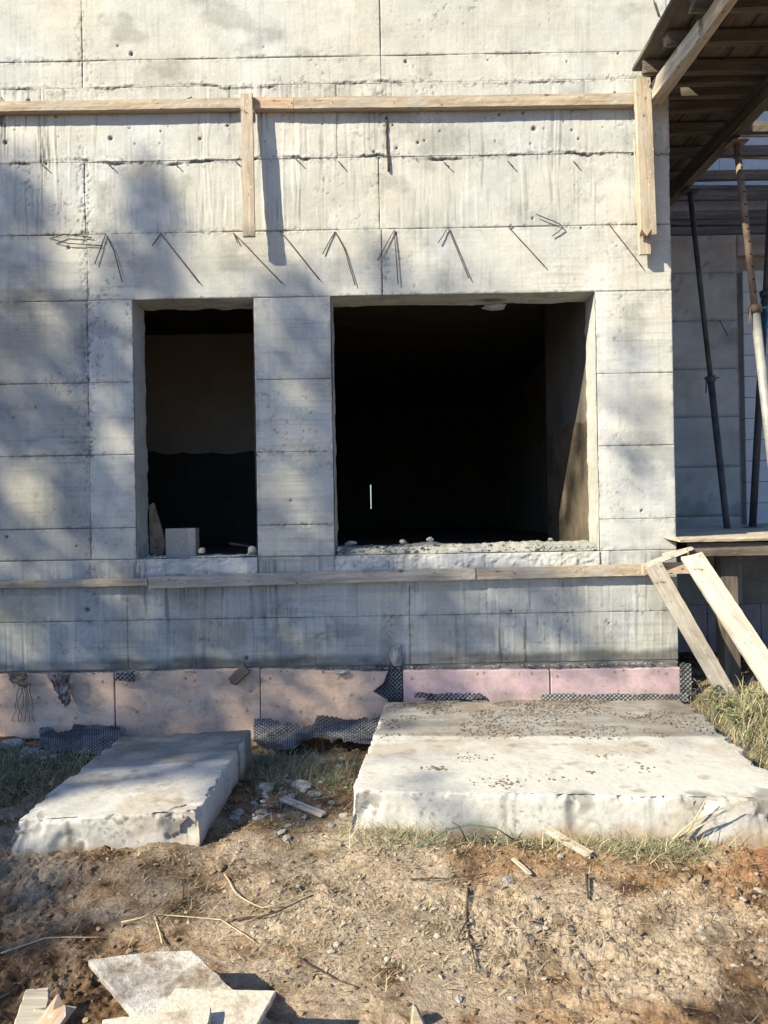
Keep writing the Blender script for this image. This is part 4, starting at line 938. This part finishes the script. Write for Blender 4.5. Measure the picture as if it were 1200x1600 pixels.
blades('straw_litter', scatter_px(17000, [(450, 1400, 180, 60, 3), (750, 1390, 180, 45, 3), (600, 1480, 150, 40, 2), (1000, 1400, 160, 50, 2), (250, 1380, 120, 40, 1.5), (450, 1300, 60, 20, 1.5), (900, 1520, 200, 50, 1)]), 'blade', straw, U_l(.012, .085), U_l(.0012, .0042), U_l(1.2, 1.6), 'flattened straw and stalks littering the bare soil', 'straw litter', bend=.15, flat=1)
blades('dead_leaves', scatter_px(3500, [(660, 1330, 100, 18, 2), (720, 1450, 120, 45, 2), (300, 1350, 120, 20, 1), (950, 1420, 150, 50, 1), (540, 1420, 110, 50, 2)]), 'blade', lambda rg, n, b: straw(rg, n, b) * .8, U_l(.015, .045), U_l(.006, .014), U_l(.9, 1.6), 'crumbled dry leaves lying among the straw', 'dead leaves', bend=.6)
# broad leaved weed beside the brace foot
def weed(px, py, yy, n, label, cat='weed'):
    c = PY(px, py, yy); root = thing('leafy_weed', label, cat, (c[0], c[1], c[2]))
    for k in range(5):
        a = random.random() * 6.28; tip = Vector((math.cos(a) * .09, math.sin(a) * .07, .10 + random.random() * .08))
        pts = [tip * t + Vector((0, 0, .03 * math.sin(t * 3))) for t in np.linspace(0, 1, 6)]
        st = obj('stem', tube_mesh(pts, .0025, 5), M['weed_stem'], root)
        for j in range(n):
            t = .3 + .7 * j / n; b = tip * t; az = random.random() * 6.28; L = .05 + .03 * random.random()
            d = Vector((math.cos(az), math.sin(az), .4 - .8 * random.random())).normalized(); s_ = d.cross(Vector((0, 0, 1))).normalized() * L * .13
            V = [b, b + d * L * .4 + s_ + Vector((0, 0, .006)), b + d * L, b + d * L * .4 - s_ + Vector((0, 0, .006))]
            me = bpy.data.meshes.new('leaf'); me.from_pydata([tuple(v) for v in V], [], [(0, 1, 2), (0, 2, 3)]); obj('leaf', me, M['weed_leaf'], st)
M['weed_leaf'] = mat('weed_leaf', (.14, .18, .09), (.28, .31, .18), scale=20, bump=0, rough=.6)
M['weed_stem'] = mat('weed_stem', (.16, .15, .09), (.24, .22, .13), scale=20, bump=0)
weed(1128, 1118, 5.0, 7, 'broad leaved weed at the foot of the thinner leaning plank')
weed(1185, 1105, 5.1, 8, 'broad leaved weed nearest the right edge beside the wide brace')
weed(1105, 1100, 5.3, 6, 'small broad leaved weed at the slab corner, left of the thinner leaning plank')
weed(1155, 1135, 4.8, 7, 'broad leaved weed right of the one by the leaning plank')
def twig(px_pts, r, label, hs, m='bark', yy=None, group=None):
    pts = []
    for (a, b), h in zip(px_pts, hs):
        p = gp(a, b) if yy is None else PY(a, b, yy)
        pts.append(Vector((p[0], p[1], p[2] + h)))
    full = []
    for a, b in zip(pts[:-1], pts[1:]):
        for t in np.linspace(0, 1, 4)[:-1]: full.append(a.lerp(b, t) + Vector([random.gauss(0, .002) for _ in range(3)]))
    full.append(pts[-1]); n = len(full)
    obj('twig', tube_mesh(full, [r * (1 - .6 * i / n) for i in range(n)], 6), M[m], label=label, cat='twig', group=group)
M['straw_stalk'] = mat('dry_stalk', (.30, .24, .15), (.5, .42, .28), scale=20, bump=.2)
twig([(732, 1388), (730, 1430), (733, 1465), (745, 1508)], .006, 'dark twig lying upright on the soil in the centre foreground', [.012] * 4)
twig([(733, 1440), (712, 1470)], .004, 'short side twig left of the dark central twig', [.012] * 2)
twig([(640, 1378), (700, 1374), (765, 1368)], .004, 'thin horizontal twig above the central twig', [.01] * 3)
twig([(917, 1375), (919, 1412)], .007, 'short thick twig below the pale stick', [.015] * 2)
twig([(255, 1475), (240, 1428), (345, 1440), (400, 1470)], .0035, 'thin pale stalk curving over the left soil', [.012] * 4, 'straw_stalk')
twig([(190, 1447), (230, 1443), (262, 1415), (283, 1375)], .0035, 'pale arched stalk in the left middle ground', [.012, .03, .03, .012], 'straw_stalk')
twig([(350, 1370), (370, 1400), (410, 1422), (500, 1398)], .0035, 'long bent stalk left of the centre', [.012, .02, .012, .012], 'straw_stalk')
twig([(370, 1437), (420, 1432), (490, 1402)], .005, 'dark stick lying at the pale dry patch', [.012] * 3)
twig([(0, 1490), (70, 1475), (170, 1465)], .003, 'long straight stalk across the shaded soil at left', [.012] * 3, 'straw_stalk')
twig([(465, 1500), (510, 1520), (556, 1546)], .004, 'thin dark twig right of the board pile', [.012] * 3)
twig([(1180, 1222), (1165, 1250), (1188, 1258)], .004, 'dark twig leaning on the right end of the wide slab', [.26, .27, .26], yy=None)
for i, (p, hs) in enumerate([([(1060, 1310), (1095, 1290), (1148, 1258)], [.03, .08, .16]), ([(1070, 1308), (1092, 1270), (1105, 1245)], [.03, .1, .18]), ([(1050, 1312), (1082, 1284), (1130, 1262)], [.03, .09, .15]), ([(1080, 1300), (1084, 1262), (1080, 1246)], [.03, .12, .18])]):
    pts = [PZ(a, b, h) for (a, b), h in zip(p, hs)]
    base = PZ(p[0][0], p[0][1], 0.03)
    pts = [base] + [PY(a, b, base[1] - .02 * k) for k, (a, b) in enumerate(p[1:], 1)]
    obj('twig', tube_mesh(pts, [.005, .0035, .002], 6), M['straw_stalk'], label=['long dry stalk rising right over the wide slab front', 'steep dry stalk of the bunch before the wide slab', 'lower dry stalk of the bunch before the wide slab', 'upright dry stalk of the bunch before the wide slab'][i], cat='twig', group='bunch of dry stalks before the wide slab')
blades('litter', scatter_px(5200, [(450, 1250, 60, 40, 3), (500, 1190, 60, 25, 2), (60, 1230, 80, 40, 2), (20, 1170, 60, 20, 1), (1150, 1180, 60, 50, 2)]), 'blade', lambda rg, n, b: straw(rg, n, b) * .75, U_l(.012, .10), U_l(.0015, .007), U_l(1.1, 1.6), 'dead stalks and leaf litter in the shade around the slabs', 'litter', bend=.3)
# two arched green blades at the slab front
M['green_stalk'] = mat('green_stalk', (.06, .10, .07), (.13, .18, .12), scale=20, bump=0)
for i, pts in enumerate([[(672, 1312), (700, 1296), (735, 1288), (775, 1294), (803, 1312)], [(742, 1322), (742, 1300), (752, 1296), (772, 1318)], [(706, 1284), (718, 1292), (728, 1312)], [(632, 1350), (648, 1325), (668, 1314), (702, 1294)]]):
    base = PZ(pts[0][0], 1316, .03)
    obj('arched_stalk', tube_mesh([PY(a, b, base[1] - .03) for a, b in pts], .004, 6), M['green_stalk'], cat='stalk', group='arched dark stalks before the wide slab',
        label=['longest arched dark stalk against the wide slab front', 'small hooked dark stalk under the long arch', 'short dark stalk leaning off the arch top', 'greenish stalk rising from the grass tuft at the slab corner'][i])
# one white roofing board and brick behind the wide brace
rock('timber_offcut', PY(1185, 1062, 6.2), (.16, .05, .03), 'wood', 77, 'pale timber offcut on the ground under the lower deck', 'offcut')

# ------------------------------------------------------------------ the trees whose shade falls on the place
hz = np.array([1.5, 1.0]) / math.hypot(1.5, 1.0)
UA = np.array([hz[1], -hz[0], 0]); VA = np.array([math.sin(EL) * hz[0], math.sin(EL) * hz[1], math.cos(EL)])
E = []
def sh(x, y, rx, ry, v, soft=.5): E.append((x, y, rx, ry, v, soft))
def density(P):
    """wanted foliage density for points P on the place's surfaces"""
    rel_ = P - CAM; y = rel_[:, 1]; ok = y > 1.2
    yy = np.where(ok, y, 1)
    px = 600 + F * (rel_ @ R_) / yy; py = 800 - F * (rel_ @ U_) / yy
    d = np.zeros(len(P))
    for (cx, cy, rx, ry, v, soft) in E:
        if v < .7 and rx < 70: rx *= .70; ry *= .70; v = min(1, v + .12)
        q = np.sqrt(((px - cx) / rx) ** 2 + ((py - cy) / ry) ** 2); w_ = 1 - sst(1 - soft, 1 + soft, q); d = d * (1 - w_) + v * w_
    outside = ~ok
    d[outside] = np.where(P[outside, 0] < -1.5, .7, .15)
    return d
# broad shade of the crowns on the wall
sh(-300, 700, 340, 430, .98, .12); sh(150, 700, 190, 225, .98, .15); sh(450, 680, 160, 210, .98, .2)
sh(300, 960, 640, 105, .96, .2)
sh(20, 420, 60, 170, .98, .4); sh(-40, 330, 80, 100, .9, .4)
sh(50, 520, 60, 70, .9, .4)
sh(30, 400, 62, 140, .985, .3); sh(232, 300, 30, 55, .96, .5); sh(236, 360, 50, 72, .99, .35); sh(235, 430, 75, 55, .96, .5); sh(150, 450, 40, 50, .55, .6)
sh(470, 450, 120, 34, .7, .6); sh(602, 430, 26, 50, .95, .5); sh(690, 440, 50, 22, .55, .6)
sh(345, 430, 45, 38, .05, .6); sh(700, 560, 120, 110, .6, .5)
# sun flecks on the left, the middle pier
for a in [(95, 510, 42, 32, .05, .5), (60, 470, 20, 40, .2, .5), (120, 620, 50, 25, .55, .7), (185, 700, 28, 48, .10, .6), (55, 780, 42, 55, .02, .6), (205, 760, 14, 60, .3, .6), (110, 860, 30, 30, .5, .6),
          (412, 540, 26, 44, .02, .5), (468, 615, 28, 26, .15, .6), (455, 770, 42, 34, .2, .6), (510, 700, 14, 50, .15, .6), (505, 590, 12, 30, .3, .6), (405, 680, 12, 40, .3, .6), (435, 850, 25, 30, .35, .6), (430, 480, 24, 24, .3, .6), (490, 830, 20, 25, .4, .6)]: sh(*a)
sh(30, 690, 45, 40, .95, .4)
# right pier mostly lit
sh(1010, 560, 110, 200, 0, .25); sh(995, 545, 30, 25, .3, .7); sh(1010, 650, 45, 60, .5, .7); sh(985, 740, 45, 60, .6, .6); sh(960, 620, 18, 60, .4, .6)
sh(990, 845, 60, 30, .1, .5)
# lower wall
for a in [(5, 985, 25, 50, .1, .6), (60, 985, 18, 40, .3, .6), (610, 930, 45, 50, .35, .6), (225, 950, 25, 60, .5, .6), (760, 930, 60, 25, .35, .6), (830, 975, 40, 40, .35, .6), (1000, 960, 75, 80, .08, .5), (900, 960, 28, 70, .65, .6), (940, 1000, 25, 40, .4, .6)]: sh(*a)
# foam flecks
sh(280, 1085, 660, 62, .95, .2); sh(850, 1070, 230, 30, .6, .3)
for a in [(5, 1085, 22, 30, .05, .6), (190, 1090, 22, 22, .1, .6), (255, 1105, 24, 32, .1, .6), (428, 1090, 18, 32, .1, .6), (520, 1080, 60, 30, .45, .7), (90, 1110, 30, 20, .5, .6), (650, 1060, 30, 16, .3, .6), (800, 1065, 40, 16, .4, .6)]: sh(*a)
# ground and slabs
sh(200, 1200, 230, 70, .97, .2); sh(40, 1230, 110, 60, .93, .4); sh(470, 1220, 95, 80, .97, .25); sh(190, 1242, 90, 9, .35, .6)
sh(850, 1190, 330, 130, .0, .12); sh(1080, 1300, 260, 60, 0, .2)
sh(665, 1112, 110, 34, .85, .5); sh(640, 1165, 90, 14, .6, .5); sh(570, 1180, 40, 50, .7, .5); sh(800, 1105, 60, 14, .3, .6); sh(950, 1110, 50, 12, .3, .6)
sh(640, 1225, 70, 14, .1, .5); sh(735, 1275, 34, 50, .75, .6)
sh(185, 1308, 125, 20, .08, .35)
sh(700, 1450, 420, 130, .0, .15); sh(-60, 1450, 190, 190, .85, .35); sh(60, 1370, 130, 30, .8, .5); sh(250, 1400, 70, 45, .25, .6); sh(120, 1440, 60, 30, .6, .6)
sh(200, 1560, 90, 60, .35, .6); sh(450, 1350, 70, 25, .25, .6); sh(1160, 1590, 80, 40, .55, .6)
sh(1150, 1130, 70, 80, .1, .4)
sh(1350, 330, 255, 190, .975, .12); sh(1180, 215, 60, 35, .9, .4)  # added leaf cluster out of view, shaped to shade the upper deck beams
# light that reaches the inner right-hand wall through the wide opening
sh(740, 640, 60, 50, .03, .4)
rg = np.random.default_rng(11)
N = 70000
u = rg.uniform(-9.2, .6, N); v = rg.uniform(-2.2, 7.4, N)
base = u[:, None] * UA + v[:, None] * VA
P0 = base.copy()
t_w = (D - P0[:, 1]) / LD[1]; Pw = P0 + LD * t_w[:, None]
t_g = (0 - P0[:, 2]) / LD[2]; Pg = P0 + LD * t_g[:, None]
use_w = (Pw[:, 2] > 0)
Ps = np.where(use_w[:, None], Pw, Pg)
dens = density(Ps); tau = -np.log(1 - np.clip(dens, 0, .985))
leaf = .06; Tmax = 3.5; area = 9.8 * 9.6
want = tau * area / (leaf * leaf * .30) / N     # expected leaves per sample
cnt = rg.poisson(want)
idx = np.repeat(np.arange(N), cnt)
# tree stems: crowns centred on these u positions, 23 m up the light from the wall
TR = [(-8.4, 4.6, 17.0), (-6.45, 4.5, 16.5), (-5.55, 4.5, 16.0), (-4.6, 4.9, 17.0)]
pts_u = u[idx]; own = np.argmin(np.abs(pts_u[:, None] + rg.normal(0, .18, len(idx))[:, None] - np.array([q[0] for q in TR])[None]), 1)
labels = ['tall dark conifer furthest left of the group shading the wall', 'conifer whose crown shades the left wall panels', 'slim conifer whose tip shadow falls above the small opening', 'conifer whose shade falls on the pier between the openings']
for k, (uc, vt, dist) in enumerate(TR):
    sel = idx[own == k]; n = len(sel)
    if n < 10: continue
    s_h = dist + rg.normal(0, .55, n)
    wall_c = Ps[sel]
    jit = rg.normal(0, .02, (n, 3))
    Pl = wall_c - LD * s_h[:, None] + jit
    # leaf sprays
    q1 = rg.normal(size=(n, 3)); q1 /= np.linalg.norm(q1, axis=1)[:, None]; q2 = np.cross(q1, rg.normal(size=(n, 3))); q2 /= np.linalg.norm(q2, axis=1)[:, None]
    s_ = leaf * (.7 + .6 * rg.random(n))[:, None]
    V = np.stack([Pl - q1 * s_ * .7, Pl + q2 * s_ * .5, Pl + q1 * s_ * .7, Pl - q2 * s_ * .5], 1).reshape(-1, 3)
    cen = Pl[np.argsort(np.abs(u[sel] - uc))[:200]].mean(0); cen = cen + UA * (uc - cen @ UA); tx, ty = cen[0], cen[1]; gz0 = float(ground_h(np.array([tx]), np.array([ty]))[0])
    root = thing('conifer_tree', labels[k], 'tree', (tx, ty, gz0), 'conifers behind the viewer')
    V = V - np.array([tx, ty, gz0])
    obj('crown', mesh_np('crown', V, np.arange(len(V)).reshape(-1, 4), smooth=False), M['leaf'], root)
    topz = Pl[:, 2].max() - gz0
    near_ = Pl[np.argsort(np.abs(u[sel] - uc))[:60]]; topi = near_[np.argmax(near_[:, 2])] - np.array([tx, ty, gz0]); topz = topi[2]
    obj('trunk', tube_mesh([(0, 0, -.3), (0, 0, topz * .3), (topi[0] * .3, topi[1] * .3, topz * .7), (topi[0], topi[1], topz * .97)], [.24, .17, .07, .008], 10), M['bark'], root)
    # lower skirts of the crown, under the part whose shade falls here
    nl = 1300; zz_ = rg.uniform(3.5, max(5, Pl[:, 2].min() - gz0 + .5), nl); rr = 1.0 * np.sqrt(rg.random(nl)) * (1 - zz_ / 26); aa = rg.random(nl) * 6.28
    Q = np.stack([rr * np.cos(aa), rr * np.sin(aa), zz_ - .25 * rr], 1); s2 = .13
    q1 = rg.normal(size=(nl, 3)); q1 /= np.linalg.norm(q1, axis=1)[:, None]; q2 = np.cross(q1, rg.normal(size=(nl, 3))); q2 /= np.linalg.norm(q2, axis=1)[:, None]
    V = np.stack([Q - q1 * s2, Q + q2 * s2, Q + q1 * s2, Q - q2 * s2], 1).reshape(-1, 3)
    obj('crown', mesh_np('crown', V, np.arange(len(V)).reshape(-1, 4), smooth=False), M['leaf'], root)
    for b in range(22):
        zb = 2.5 + b * (topz - 3.5) / 22; a = b * 2.4; rl = 1.1 * (1 - zb / (topz * 1.05))
        obj('limb', tube_mesh([(topi[0] * zb / topz * .6, topi[1] * zb / topz * .6, zb), (math.cos(a) * rl * .6, math.sin(a) * rl * .6, zb + .1), (math.cos(a) * rl, math.sin(a) * rl, zb - .1)], [.04, .025, .008], 5), M['bark'], root)
